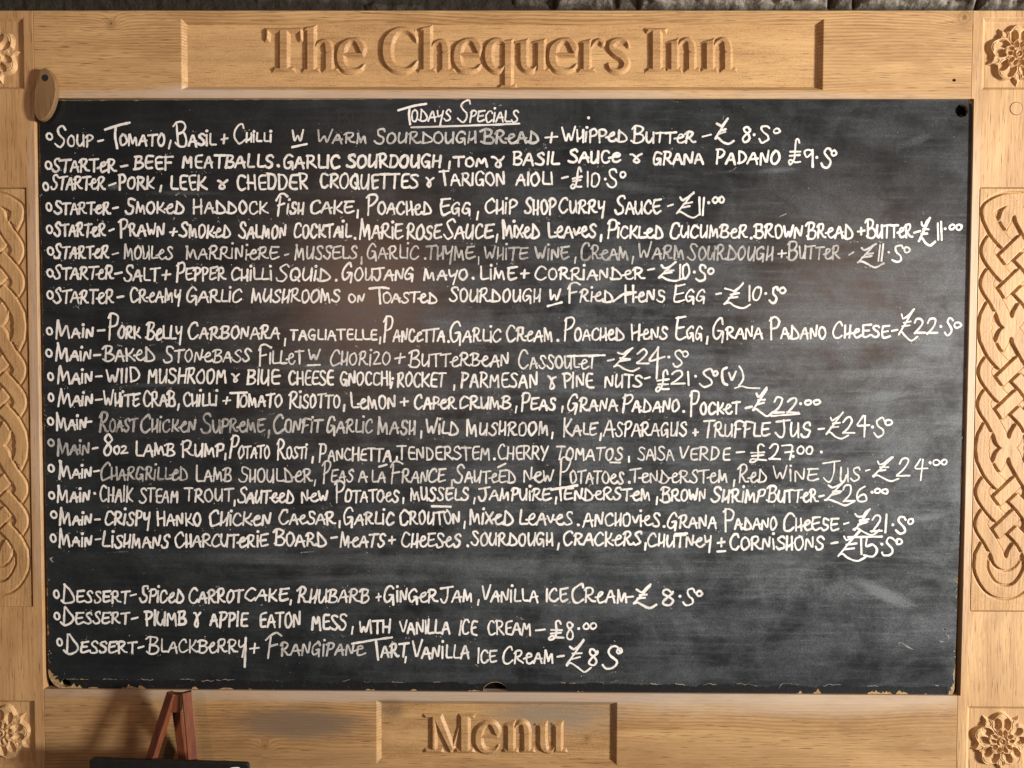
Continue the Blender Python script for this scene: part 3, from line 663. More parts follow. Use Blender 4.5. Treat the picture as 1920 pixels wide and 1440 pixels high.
# ---------------------------------------------------------------- handwriting
# stroke alphabet: unit box, baseline 0, cap height 1; 'c' = smooth curve, 'l' = straight strokes, 'd' = dot
GA = {
'A': (.58, "l:0,0 .3,1.0 .55,-.02;l:.1,.34 .56,.40"),
'B': (.60, "l:.14,.95 .10,.02;c:-.04,.84 .14,1.0 .42,.98 .5,.82 .36,.58 .14,.5;c:.14,.52 .44,.5 .58,.28 .46,.04 .2,-.02 -.02,.12"),
'C': (.56, "c:.52,.80 .42,.98 .24,.94 .08,.66 .04,.32 .14,.04 .34,.0 .56,.2"),
'D': (.66, "l:.14,.98 .12,.02;c:.13,.98 .38,.72 .6,.36 .56,.08 .3,-.03 .08,.0 -.03,.12"),
'E': (.56, "l:.08,.93 .56,1.0;c:.12,.94 .06,.5 .08,.12 .24,.0 .56,.14;l:.08,.48 .46,.55"),
'\u0259': (.50, "c:-.10,.34 .18,.42 .42,.58 .36,.76 .18,.66 .09,.28 .20,.02 .40,.01 .60,.18"),
'F': (.56, "l:.14,.92 .10,-.08;c:.0,.78 .14,1.02 .38,1.1 .60,.98;l:.10,.46 .44,.56"),
'G': (.60, "c:.50,.82 .40,1.0 .22,.94 .06,.62 .04,.26 .16,.03 .34,.14 .46,.42;l:.28,.44 .50,.46 .50,-.14"),
'H': (.60, "l:.10,1.0 .08,-.02;l:.08,.42 .52,.56;l:.52,.98 .50,-.02"),
'h': (.46, "l:.05,1.02 .06,.0;c:.06,.36 .14,.24 .26,.30 .39,.52;l:.40,1.0 .41,-.02"),
'I': (.12, "l:.05,.98 .06,0"),
'i': (.14, "l:.06,.84 .06,0;d:.07,1.22"),
'J': (.56, "l:-.05,.92 .62,1.04;c:.36,.98 .36,.4 .28,.04 .12,-.02 -.06,.22"),
'K': (.54, "l:.08,1.0 .08,-.02;c:.48,.92 .32,.58 .16,.44 .30,.24 .56,.02"),
'L': (.46, "l:.10,1.0 .08,.04 .50,.06"),
'M': (.66, "l:.05,-.02 .09,.98;l:.09,.98 .30,.14;l:.30,.14 .48,.80 .60,-.02"),
'N': (.56, "l:.05,0 .08,.95 .44,.02 .50,.98"),
'O': (.54, "c:.30,.98 .10,.82 .03,.4 .14,.03 .34,.02 .50,.4 .42,.86 .26,.99"),
'P': (.48, "l:.10,1.0 .07,-.04;c:.0,.84 .16,1.02 .40,1.0 .48,.80 .36,.54 .10,.44"),
'Q': (.56, "c:.30,.98 .10,.82 .03,.4 .14,.03 .34,.02 .50,.4 .42,.86 .26,.99;l:.3,.3 .58,-.1"),
'R': (.60, "l:.10,.95 .07,-.02;c:-.02,.78 .14,1.0 .38,1.0 .46,.80 .34,.54 .10,.44;c:.14,.48 .30,.30 .44,.08 .62,.04"),
'S': (.52, "c:.50,.84 .40,.99 .22,.96 .14,.78 .24,.58 .42,.38 .44,.16 .30,.0 .12,.02 .0,.18"),
'T': (.56, "l:-.02,.92 .62,1.0;l:.30,.96 .28,-.02"),
'U': (.54, "c:.05,.96 .04,.4 .12,.04 .28,.06 .44,.44;l:.48,.96 .48,-.02"),
'V': (.50, "l:.02,.96 .24,.0 .52,1.04"),
'W': (.66, "l:.02,.96 .16,.02 .32,.62 .46,.02 .64,1.02"),
'X': (.50, "l:.02,.92 .48,.0;l:.48,.94 .04,.0"),
'Y': (.50, "c:.03,.95 .04,.58 .14,.40 .38,.60;l:.45,.96 .30,-.42"),
'Z': (.50, "c:.04,.84 .22,.98 .42,.84 .32,.48 .05,.05;l:.05,.05 .50,.07"),
'+': (.55, "l:.0,.46 .55,.56;l:.27,.98 .25,.0"),
'-': (.5, "l:.0,.46 .5,.54"),
'.': (.10, "d:.05,.04"),
',': (.14, "l:.10,.28 .02,-.42"),
';': (.14, "l:.10,.28 .02,-.30;d:.10,.7"),
'&': (.60, "c:.0,.98 .14,.92 .34,.52 .46,.16 .32,-.06 .18,.1 .24,.44 .42,.78 .62,.98"),
'(': (.30, "c:.30,1.05 .10,.8 .04,.4 .12,.1 .30,-.06"),
')': (.30, "c:.04,1.05 .24,.8 .26,.4 .18,.1 .0,-.06"),
'v': (.40, "l:.02,.66 .18,.14 .42,.74"),
'0': (.50, "c:.28,.99 .10,.84 .03,.45 .12,.06 .30,.02 .46,.4 .42,.86 .24,.99"),
'1': (.14, "l:.06,1.0 .08,0"),
'2': (.60, "c:.06,.72 .20,.96 .40,.98 .48,.76 .32,.40 .04,.04;l:.04,.04 .60,.06"),
'4': (.62, "l:.34,1.0 .04,.42 .66,.46;l:.44,.98 .42,-.18"),
'5': (.52, "c:.50,.96 .30,.98 .18,.8 .30,.56 .46,.36 .46,.14 .30,-.04 .10,-.02 -.02,.22"),
'6': (.56, "c:.46,.98 .22,.8 .05,.42 .12,.06 .34,.0 .50,.18 .44,.42 .24,.40 .08,.2"),
'7': (.50, "l:.0,.92 .52,.98 .36,-.04;l:.16,.44 .60,.52"),
'8': (.56, "c:.44,.80 .30,.98 .12,.92 .12,.70 .34,.52 .50,.26 .38,.02 .18,.0 .08,.2 .26,.5 .48,.74 .46,.86"),
'9': (.50, "c:.44,.84 .28,.99 .08,.86 .08,.6 .24,.52 .42,.76;l:.44,.96 .48,-.12"),
'\u00a3': (1.0, "c:.12,.80 .22,.70 .36,.73 .52,.86 .66,1.0;l:.66,1.0 .03,.14;c:.03,.14 .18,.20 .42,.03 .70,-.07 .98,.08;l:.26,.53 .58,.57;l:.19,.38 .52,.43"),
'\u20a4': (.72, "c:.62,.84 .52,1.0 .38,.92 .40,.52 .36,.16 .16,.0 .04,.08 .16,.2 .40,.1 .74,.10;l:.10,.50 .70,.54;l:.12,.34 .66,.37"),
}
GB = dict(GA)   # the second, blockier hand
GB.update({
'A': (.56, "l:.02,0 .28,1.0 .54,-.02;l:.10,.36 .48,.38"),
'B': (.52, "l:.08,.98 .08,0;c:.04,.98 .34,.98 .44,.80 .30,.56 .10,.5;c:.10,.5 .40,.48 .52,.26 .36,.02 .04,.0"),
'C': (.52, "c:.48,.86 .34,.98 .16,.90 .04,.5 .14,.08 .34,.0 .52,.12"),
'D': (.54, "l:.08,.98 .09,0;c:.04,.98 .34,.90 .50,.5 .36,.08 .06,.0"),
'E': (.48, "c:.46,.98 .22,.96 .10,.80 .10,.3 .18,.03 .48,.02;l:.10,.48 .44,.52"),
'F': (.46, "l:.08,.98 .08,-.02;l:.06,.97 .48,1.0;l:.08,.5 .40,.52"),
'G': (.54, "c:.48,.86 .34,.98 .16,.90 .04,.5 .14,.06 .34,.04 .46,.40;l:.28,.40 .50,.42 .48,-.04"),
'H': (.54, "l:.08,1.0 .08,0;l:.08,.48 .48,.50;l:.48,1.0 .48,0"),
'I': (.12, "l:.06,1.0 .06,0"), 'h': (.54, "l:.08,1.0 .08,0;l:.08,.48 .48,.50;l:.48,1.0 .48,0"),
'M': (.64, "l:.04,0 .10,.98 .31,.30 .52,.98 .60,-.02"),
'N': (.54, "l:.05,0 .06,.98 .48,.0 .49,1.0"),
'P': (.48, "l:.08,1.0 .09,-.04;c:.02,1.0 .30,1.0 .46,.80 .34,.52 .10,.44"),
'R': (.54, "l:.08,1.0 .08,0;c:.02,.98 .30,1.0 .44,.80 .32,.54 .10,.48;l:.16,.48 .54,.0"),
'S': (.50, "c:.46,.86 .32,.99 .12,.90 .14,.66 .38,.44 .46,.20 .30,.0 .08,.04 .0,.14"),
'T': (.54, "l:.0,.98 .56,1.0;l:.28,.98 .28,0"),
'Y': (.50, "l:.02,1.0 .26,.5;l:.50,1.0 .16,-.1"),
})
del GB['i'], GB['v']
# one block per chalked line: label | rows of "word x0 x1 base h [flags]"; flags: B other hand, b<ratio> height of
# capitals, d<density>, w<stroke px>, o worn middle of stroke.  "~ w d x,y ..." a free stroke, "@ x y" the ring bullet
LINES = """
# todays specials heading, underlined
~ 4.5 1 747,207 775,199 799,195
~ 4.5 1 768,200 767,216 769,233
odays 769 848 229 25 w3.8
Specials 857 974 230 25 b1.75 w4
~ 3.8 .85 771,239 870,236 974,232
# tomato soup line
@ 93 256
Soup 100 176 276 25 b1.75
- 182 196 279 30
~ 4.7 1 197,243 222,235 243,230
~ 4.7 1 217,238 216,256 220,278
omato 222 312 275 26
, 315 324 272 24
Basil 326 406 275 27 b1.75
+ 412 429 271 20
C 435 463 270 39
hilli 459 512 268 21
w 545 572 268 26 w4
~ 4.3 1 548,276 575,270
Warm 592 691 270 23 b1.35 d.75 o w4.3
Sourdough 700 895 270 25 b1.2 d.78 o w4.3
Brəad 902 1014 270 27 b1.2 d.78 o w5
+ 1021 1047 269 22
Whippəd 1052 1179 268 27 b1.25
. 1101 1106 224 10
. 1186 1191 268 10
Buttər 1183 1305 269 25 b1.35
- 1314 1335 270 32
£ 1338 1379 269 46
8 1389 1410 268 32
. 1412 1416 255 10
S 1420 1446 269 34
O 1447 1465 252 14
# beef meatballs starter line
@ 91 310
Startər 96 220 324 28 b1.08 w5
- 227 239 326 30 w5
Beef 249 325 319 29 B w5.2
Meatballs 339 515 317 28 B w5.2
. 520 524 314 8 w6
Garlic 529 639 317 28 B b1.1 w5.4
Sourdough 649 829 316 28 B b1.05 w5.6
, 839 848 311 22 w5
Tom 849 916 314 22 B w5.4
& 921 947 314 22 w5
Basil 959 1050 311 28 B w5.4
Saucə 1065 1164 307 27 B b1.05 w5.4
& 1180 1206 306 19 w5
Grana 1222 1321 310 27 B w5.3
Padano 1340 1464 309 28 B b1.1 w5.2
₤ 1476 1503 310 50 w4.6
9 1503 1527 312 36
. 1529 1534 297 10
S 1539 1561 315 41
O 1557 1571 294 15
# pork croquettes starter line
@ 86 350
Startər 94 199 357 29 b1.1
- 205 216 362 32
Pork 220 291 357 28 B b1.15 w5
, 299 305 354 20 w5
Leek 317 389 358 31 B w5
& 406 427 355 19 w5
Chedder 441 580 357 32 B w4.9
Croquettes 597 786 355 31 B b1.05 w5
& 796 814 351 20
Tarigon 822 949 350 28 B b1.15 w4.9
Aioli 965 1039 349 28 B w5
- 1052 1067 350 34 w5
₤ 1069 1093 354 44 w4.8
10 1097 1127 352 31
. 1133 1137 338 10
S 1136 1160 353 38
O 1160 1176 335 15
# smoked haddock fish cake starter line
@ 92 388
Startər 100 209 403 26 b1.1
- 210 224 406 32
Smoked 232 348 402 26 b1.3
Haddock 359 504 402 27 b1.1 w4.6
Fish 516 572 403 26 b1.5 w4.6
Cake 580 665 402 28 b1.05
, 669 674 402 24
Poached 686 812 403 28 b1.45
Egg 822 886 403 27 b1.35
, 892 900 405 24
Chip 907 971 402 28 b1.15
Shop 981 1044 403 31 b1.1
Curry 1046 1137 401 28 b1.15
Sauce 1152 1241 402 29
- 1250 1264 402 32
£ 1267 1318 408 52
11 1307 1323 405 36
. 1327 1331 382 10
OO 1334 1360 382 15
# prawn cocktail starter line
@ 93 430
Startər 100 200 445 28 b1.1 w5
- 204 213 446 32
Prawn 222 311 445 28 b1.35 w5
+ 317 334 444 18
Smoked 335 436 447 28 b1.15 w5
Salmon 446 539 448 29 b1.15 w5
Cocktail 549 660 447 29 b1.08 w5
. 664 668 449 10
Marie 672 757 449 32 w5
Rose 760 830 450 31 b1.1 w5
Sauce 831 927 449 31 w5
, 929 935 448 24
Mixed 939 1014 447 30 w5
Leaves 1025 1120 447 30 b1.08 w5
, 1124 1130 448 22
Pickled 1137 1246 448 27 b1.35 w4.8
Cucumber 1254 1404 448 28 b1.2 w4.8
. 1406 1411 449 10
Brown 1412 1507 448 29 b1.1 w4.9
Brəad 1510 1602 448 30 b1.2 w4.9
+ 1606 1624 443 18 w5
Buttər 1622 1712 447 29 b1.4 w4.9
- 1714 1725 450 32 w5
£ 1720 1756 460 58 w5
11 1755 1769 452 37
. 1770 1774 431 10
OO 1777 1806 433 14
# moules starter line in thinner chalk
@ 95 471
Startər 100 206 486 28 b1.1 w4.8
- 211 222 492 32 w4
Moules 230 326 487 28 b1.15 w4 d.85
Marriniere 345 525 487 27 b1.1 w4 d.8
- 534 541 492 28 w4 d.8
Mussels 550 672 487 28 b1.15 w4 d.8
, 675 681 489 22 w4 d.8
Garlic 686 787 487 28 b1.2 w3.9 d.75
. 795 799 487 8 w4 d.7
Thyme 797 892 487 28 b1.05 w3.9 d.7 o
, 894 900 489 22 w4 d.7
White 906 992 488 27 b1.05 w3.9 d.68 o
Wine 1001 1069 488 27 b1.1 w3.9 d.68 o
, 1077 1083 489 20 w4 d.7
Cream 1086 1180 488 28 b1.3 w3.9 d.7 o
, 1185 1190 489 22 w4 d.7
Warm 1194 1285 487 28 w3.9 d.7 o
Sourdough 1288 1452 489 30 b1.15 w3.9 d.68 o
+ 1457 1476 484 18 w4 d.7
Buttər 1475 1577 487 28 b1.3 w3.9 d.7 o
- 1589 1602 492 32 w4 d.75
£ 1605 1660 499 44 w4 d.75
11 1644 1658 490 34 w4 d.8
. 1664 1668 475 10 w4 d.8
S 1670 1695 493 34 w4 d.9
O 1694 1706 475 14 w4 d.9
# salt and pepper squid starter line
@ 94 512
Startər 99 215 525 28 b1.1
- 216 228 528 32
Salt 231 300 528 28 b1.2
+ 301 322 526 22
Pepper 329 425 527 27 b1.35
Chilli 431 512 527 26 b1.08
Squid 516 622 528 27 b1.3
. 628 633 528 10
Goujang 639 779 527 27 b1.3 w4.6
Mayo 792 880 527 25 b1.05
. 885 890 525 10
Lime 897 971 526 26 b1.1
+ 975 994 523 20
Corriander 1001 1210 526 26 b1.2
- 1214 1226 522 30
£ 1232 1283 528 38 w5
10 1270 1296 525 31
. 1300 1304 512 10
S 1304 1327 529 33
O 1325 1342 516 15
# creamy garlic mushrooms starter line
@ 94 553
Startər 99 216 570 29 b1.08 w4.6
- 219 234 574 32
Creamy 242 342 568 28 b1.1 w4.4
Garlic 349 455 568 28 b1.15 w4.4
Mushrooms 469 640 568 28 b1.05 w4.4
on 651 686 568 20 w4.4
~ 4.4 .95 693,541 715,539 729,541
~ 4.4 .95 711,541 713,569
oasted 716 822 569 24 w4.4
Sourdough 841 1016 567 28 b1.05 w4.4
w 1027 1053 566 26 w4.2
~ 4.2 .95 1027,574 1053,567
Friəd 1061 1152 567 26 b1.4 w4.4
~ 4.4 .95 1150,565 1172,550 1192,548
Hens 1167 1249 567 27 w4.4
Egg 1260 1325 568 27 b1.4 w4.4
- 1340 1354 568 32 w4.4
£ 1354 1411 577 46 w4.4
10 1401 1430 566 31
. 1434 1438 553 10
S 1442 1461 570 34
O 1459 1476 552 15
# pork belly main line
@ 93 621
Main 102 179 635 25 b1.5 w5
- 181 197 635 30 w5
Pork 201 265 636 27 b1.85 w4.8
Belly 272 344 638 30 b1.2 w4.8
Carbonara 351 527 637 28 b1.25 w4.8
, 532 537 642 22
tagliatelle 541 709 639 23 B w4.4
, 711 716 640 22
Pancətta 717 836 642 28 b1.75 w4.5
. 839 843 642 8
Garlic 842 941 642 28 b1.55 w4.5
Cream 947 1039 641 29 b1.25 w4.5
. 1044 1048 640 8
Poachəd 1054 1172 639 27 b1.75 w4.6
Hens 1180 1254 638 28 b1.2 w4.6
Egg 1264 1320 638 29 b1.55 w4.6
, 1324 1329 638 24
Grana 1334 1432 637 28 b1.5 w4.6
Padano 1442 1551 637 28 b1.55 w4.6
Cheese 1559 1670 635 28 b1.25 w4.6
- 1672 1682 636 32
£ 1681 1726 636 58
22 1711 1760 628 33
. 1762 1766 615 10
S 1770 1789 631 36
O 1787 1805 616 15
# stonebass main line
@ 92 662
Main 102 174 678 25 b1.5 w4.9
- 176 188 680 30
Bakəd 192 292 678 29 b1.15 w4.3 d.92
Stonebass 304 472 680 27 b1.35 w4.1 d.9
Fillet 482 571 684 29 b1.35 w4.2 d.9
w 576 602 677 24 w4 d.85
~ 4 .85 577,685 600,684
Chorizo 616 734 686 28 b1.2 w4.1 d.85
+ 739 761 683 22 w4 d.88
Buttərbean 765 957 688 28 b1.25 w4.1 d.88
Cassoulet 969 1120 692 28 b1.45 w4.2 d.92
~ 4.2 .95 1064,668 1134,666
- 1137 1153 691 32 w4.4
£ 1149 1204 695 46 w4.2
2 1192 1219 684 30 w4
~ 4 .9 1234,652 1218,676 1246,669
~ 4 .95 1234,651 1231,710
. 1252 1256 672 10
S 1259 1282 688 34 w4.2
O 1277 1293 670 14 w4
# wild mushroom main line
@ 95 706
Main 106 176 720 25 b1.5 w4.9
- 179 191 721 30
WIId 197 265 719 31 B w4.8
Mushroom 275 426 720 31 B w4.8
& 432 450 717 18
BIUe 461 526 722 31 B w4.8
Cheese 539 627 723 30 B w4.8
Gnocchi 636 735 724 29 B w4.8
; 733 738 724 22
Rocket 742 837 727 30 B w4.8
, 849 854 728 18
Parmesan 862 1010 728 31 B w4.8
& 1026 1044 730 26
Pine 1054 1114 728 30 B w4.8
Nuts 1132 1206 728 27 B w4.8
- 1208 1218 724 30
₤ 1227 1256 736 44 w4.6
21 1256 1295 723 29
. 1302 1306 708 10
S 1310 1338 728 38
O 1335 1348 707 13
( 1353 1362 722 36
v 1364 1382 720 32
) 1385 1394 722 36
~ 3 .8 1378,728 1390,724 1402,727 1424,728
# white crab main line
@ 96 745
Main 107 177 762 25 b1.5 w4.9
- 180 191 764 30
White 192 264 763 28 b1.25
Crab 267 331 763 31 b1.05
, 333 338 764 20
Chilli 342 410 763 28 b1.05
+ 417 435 760 18
~ 4.7 1 432,737 463,736
~ 4.7 1 447,737 446,763
omato 448 531 764 28
Risotto 541 640 766 29 b1.25
, 643 648 766 20
Lemon 655 744 768 29 b1.15
+ 749 767 762 18
Capər 774 857 768 27 b1.15
Crumb 859 960 768 27 b1.05
, 966 971 769 20
Peas 975 1044 770 27 b1.3
, 1052 1057 769 20
Grana 1062 1160 772 29 b1.25
Padano 1165 1276 774 28 b1.35
. 1280 1284 774 8
Pocket 1290 1389 778 27 b1.75
- 1396 1411 779 32
£ 1409 1453 778 50
22 1446 1500 778 34
~ 3.6 .9 1446,780 1499,776
. 1499 1503 760 10
OO 1506 1541 761 13
# roast chicken main line in faded chalk
@ 95 790
Main 102 165 807 25 b1.5 w4.9
- 159 171 804 28
Roast 185 259 811 28 b1.45 w4.2 d.62 o
Chicken 262 370 811 28 b1.25 w4.2 d.68 o
Supreme 376 499 812 28 b1.45 w4.2 d.6 o
, 502 507 815 22 w4.2 d.6
Confit 511 605 812 28 b1.4 w4.3 d.8 o
Garlic 610 701 813 29 b1.25 w4.3 d.8 o
Mash 706 782 815 29 b1.15 w4.3 d.8 o
, 787 793 815 22 w4.3 d.8
Wild 796 862 816 28 b1.3 w4.3 d.85
Mushroom 871 1031 817 28 b1.2 w4.4 d.88
, 1033 1039 818 20 w4.4
Kale 1052 1122 818 27 b1.45 w4.4 d.9
, 1124 1129 820 22 w4.4
Asparagus 1130 1290 819 30 b1.3 w4.4 d.92
+ 1297 1311 819 16
Truffle 1316 1445 820 30 b1.2 w4.4 d.92
Jus 1455 1522 821 31 b1.15 w4.4
- 1534 1545 820 32
£ 1547 1594 823 50 w4.4
24 1577 1630 815 37 w4.4
. 1634 1638 803 10
S 1636 1662 820 39
O 1657 1675 799 15
# lamb rump main line
@ 96 830
Main 105 170 854 25 b1.5 w4.9 d.55
- 172 185 856 32
8 191 213 854 42
oz 211 241 853 19
Lamb 251 330 856 27 b1.2
Rump 339 422 857 28 b1.2
, 421 425 857 20
Potato 430 508 860 27 b1.65 w4.2
Rosti 517 578 861 26 b1.6 w4.2
, 584 589 863 20
Panchetta 596 736 866 27 B b1.3 w4.4 d.9
, 742 747 862 14
Tenderstem 743 921 863 27 B b1.1 w4 d.85
. 925 929 862 8
Cherry 931 1029 863 28 B b1.15 w4.1 d.85
Tomatos 1040 1170 864 27 B w4.1 d.88
~ 3.6 .8 1144,867 1163,867
, 1176 1183 862 18
SaIsa 1194 1265 864 28 B w4 d.85
Verde 1271 1371 864 27 B w4 d.85
- 1380 1397 864 32 w4
₤ 1402 1438 868 36 w4
27 1439 1487 864 33 w4.2
. 1485 1489 858 8
OO 1492 1527 852 17 w4
. 1538 1542 850 8
# chargrilled lamb shoulder main line
@ 96 878
Main 107 175 898 25 b1.5 w4.9
- 177 186 898 30
Chargrilləd 187 355 901 28 b1.35 w4 d.72 o
Lamb 364 437 904 28 b1.25 w4.1 d.8
Shoulder 447 587 905 29 b1.15 w4.1 d.78
, 589 594 906 20 w4 d.8
Peas 602 665 905 28 b1.45 w4 d.78
a 671 691 905 26 w4 d.78
la 695 725 906 26 w4 d.78
~ 4 .85 711,875 725,871
France 730 837 906 28 b1.45 w4 d.78
, 845 849 907 20 w4 d.8
Sauteed 850 970 906 27 b1.4 w4.1 d.85
~ 4 .85 934,876 948,869
New 979 1039 906 28 b1.15 w4.1 d.88
Potatoes 1046 1172 908 27 b1.85 w4.1 d.9
. 1178 1182 906 8
Tenderstəm 1179 1367 906 27 b1.15 w4.1 d.88
, 1374 1379 907 22 w4
Rəd 1382 1440 905 27 b1.3 w3.8 d.85
Wine 1446 1536 903 28 b1.15 w3.8 d.85
Jus 1544 1615 904 30 b1.35 w3.9 d.88
- 1620 1633 898 32 w4
£ 1635 1689 902 46 w4
24 1679 1739 896 38 w4
. 1742 1746 871 10
OO 1747 1779 874 14 w4
# steamed trout main line
@ 97 929
Main 104 171 943 25 b1.5 w4.9
. 176 180 928 8
ChaIk 185 251 942 31 B b1.08 w4.2 d.88
Steam 260 337 944 29 B b1.08 w4.2 d.88
Trout 344 439 942 27 B w4.2 d.88
, 438 443 944 18
Sautəəd 445 554 944 28 b1.15
New 562 617 943 26 b1.05
Potatoes 626 750 942 26 b1.6 w4.4
, 754 759 940 18
Mussels 767 881 940 28 b1.05
, 887 892 940 20
Jampuire 897 1035 940 26 b1.1
, 1040 1045 940 22
~ 5 1 1034,918 1082,910
~ 4.8 1 1050,916 1052,938
enderstəm 1056 1222 939 26
, 1229 1234 940 22
Brown 1237 1326 941 26 b1.25
Shrimp 1332 1436 943 28 b1.15
Buttər 1437 1535 943 28 b1.25
- 1534 1547 945 32
£ 1545 1604 946 48
26 1577 1628 943 35
. 1633 1637 925 10
OO 1637 1668 927 13
# crispy chicken caesar main line
@ 101 965
Main 109 175 986 25 b1.5 w4.9
- 176 190 989 30
Crispy 194 284 986 29 b1.1
Hanko 291 380 987 28 b1.1
Chicken 390 510 987 28 b1.2
Caesar 521 630 984 28 b1.15
, 634 640 983 22
Garlic 642 741 985 28 b1.25
Crouton 747 865 984 28 b1.2
~ 4.4 1 810,949 845,950
, 869 874 985 22
Mixed 878 965 984 29 b1.1
Leaves 971 1076 986 30 b1.05
. 1082 1087 987 10
Anchovies 1091 1240 988 29 b1.2
. 1243 1247 990 8
Grana 1250 1346 992 29 b1.2
Padano 1356 1459 995 28 b1.6
Cheese 1467 1574 996 28 b1.35
- 1580 1593 997 32
£ 1597 1652 1002 50
21 1630 1666 1000 36
. 1672 1676 986 10
S 1677 1701 1003 38
O 1700 1715 984 14
# charcuterie board main line
@ 100 1009
Main 107 175 1026 25 b1.5 w4.9
- 176 191 1026 30
Lishmans 189 320 1028 28 b1.25
Charcutərie 326 504 1027 28 b1.2
Board 512 615 1025 29 b1.15
- 620 632 1023 32
Məats 636 724 1027 29 b1.15
+ 727 744 1022 18
Cheesəs 751 866 1027 29 b1.1
. 875 879 1026 8
Sourdough 881 1039 1024 28 b1.1
, 1045 1050 1025 22
Crackərs 1054 1205 1024 29 b1.12
, 1207 1213 1026 22
Chutnəy 1212 1337 1027 27 b1.1
~ 4.4 1 1266,1001 1288,1000
+ 1344 1361 1027 20
~ 4 1 1345,1034 1360,1033
Cornishons 1365 1547 1032 29 b1.15
- 1557 1572 1034 32
£ 1570 1629 1050 54
1 1612 1618 1040 34
~ 4.4 1 1625,1010 1624,1024 1636,1021 1644,1031 1637,1043 1620,1041
~ 4.4 1 1590,1007 1653,1006
. 1651 1655 1022 10
S 1652 1680 1044 37
O 1677 1694 1022 14
# carrot cake dessert line
@ 106 1114
Dessert 114 245 1131 26 b1.5 w4.6
- 245 256 1131 32
Spicəd 261 348 1131 28 b1.25 w4.6
Carrot 352 457 1132 29 b1.2 w5.2
Cake 458 543 1128 28 b1.05 w4.8
, 543 548 1130 16
Rhubarb 556 695 1131 29 b1.15 w4.6
+ 703 717 1128 18
Gingər 718 822 1130 28 b1.25
Jam 825 889 1130 28 b1.2
, 895 900 1131 18
Vanilla 901 1011 1130 29 b1.15
Ice 1021 1067 1129 29 b1.05
Cream 1070 1179 1131 30
- 1175 1186 1134 32
£ 1186 1234 1138 44
8 1236 1267 1137 35
. 1273 1277 1121 10
S 1279 1305 1137 36
O 1303 1319 1119 14
# apple eton mess dessert line
@ 107 1155
Dessert 113 245 1171 26 b1.4 w4.6
- 247 258 1174 32
PIumb 270 351 1174 30 B w5.2
& 361 377 1176 30
AppIe 391 466 1176 30 B w5.2
Eaton 484 566 1178 31 B w4.9
Mess 582 652 1182 32 B w4.9
, 658 665 1183 24
With 671 734 1189 28 B w4.6
Vanilla 747 845 1190 29 B w4.5
Ice 859 896 1191 30 B w4.4
Cream 912 998 1192 29 B w4.5
- 1004 1023 1196 30
₤ 1027 1057 1202 40
8 1058 1079 1199 36
. 1083 1087 1181 10
OO 1091 1121 1181 15
# blackberry tart dessert line
@ 112 1204
Dessert 120 258 1226 26 b1.55 w4.6
- 257 271 1229 32
Blackberry 274 464 1225 28 b1.3 w4.1 d.92
~ 4.4 .9 461,1196 460,1222 459,1250
+ 466 488 1226 22 w4
Frangipanə 498 684 1230 28 b1.5 w4 d.8 o
~ 4.2 .9 660,1207 700,1200 735,1195
~ 4.6 .95 705,1202 709,1237
art 712 767 1234 29 w4.6 d.95
, 757 763 1238 20
Vanilla 771 882 1236 30 b1.25 w4.5
Ice 894 933 1244 28 b1.1 w4.4
Cream 940 1041 1245 28 b1.25 w4.5
- 1043 1059 1246 32
£ 1060 1112 1257 56 w4.4
8 1100 1124 1249 36
S 1128 1162 1255 45
O 1154 1170 1228 14
"""

# chalk
t = NT('chalk_pen'); co = t.n('ShaderNodeTexCoord').outputs['Object']
at = t.n('ShaderNodeAttribute', attribute_name='dens').outputs['Fac']
n1 = t.noise(co, 300., 4, .7); n2 = t.noise(t.vmul(co, (1, 1, .5)), 900., 3, .7)
d_ = t.math('ADD', at, t.math('MULTIPLY_ADD', n1, .55, -.30)); d_ = t.math('ADD', d_, t.math('MULTIPLY_ADD', n2, .50, -.27), clamp=True)
M_CHK = t.fin(t.mix(d_, (.022, .024, .025), (.81, .795, .745)), .85, .15)

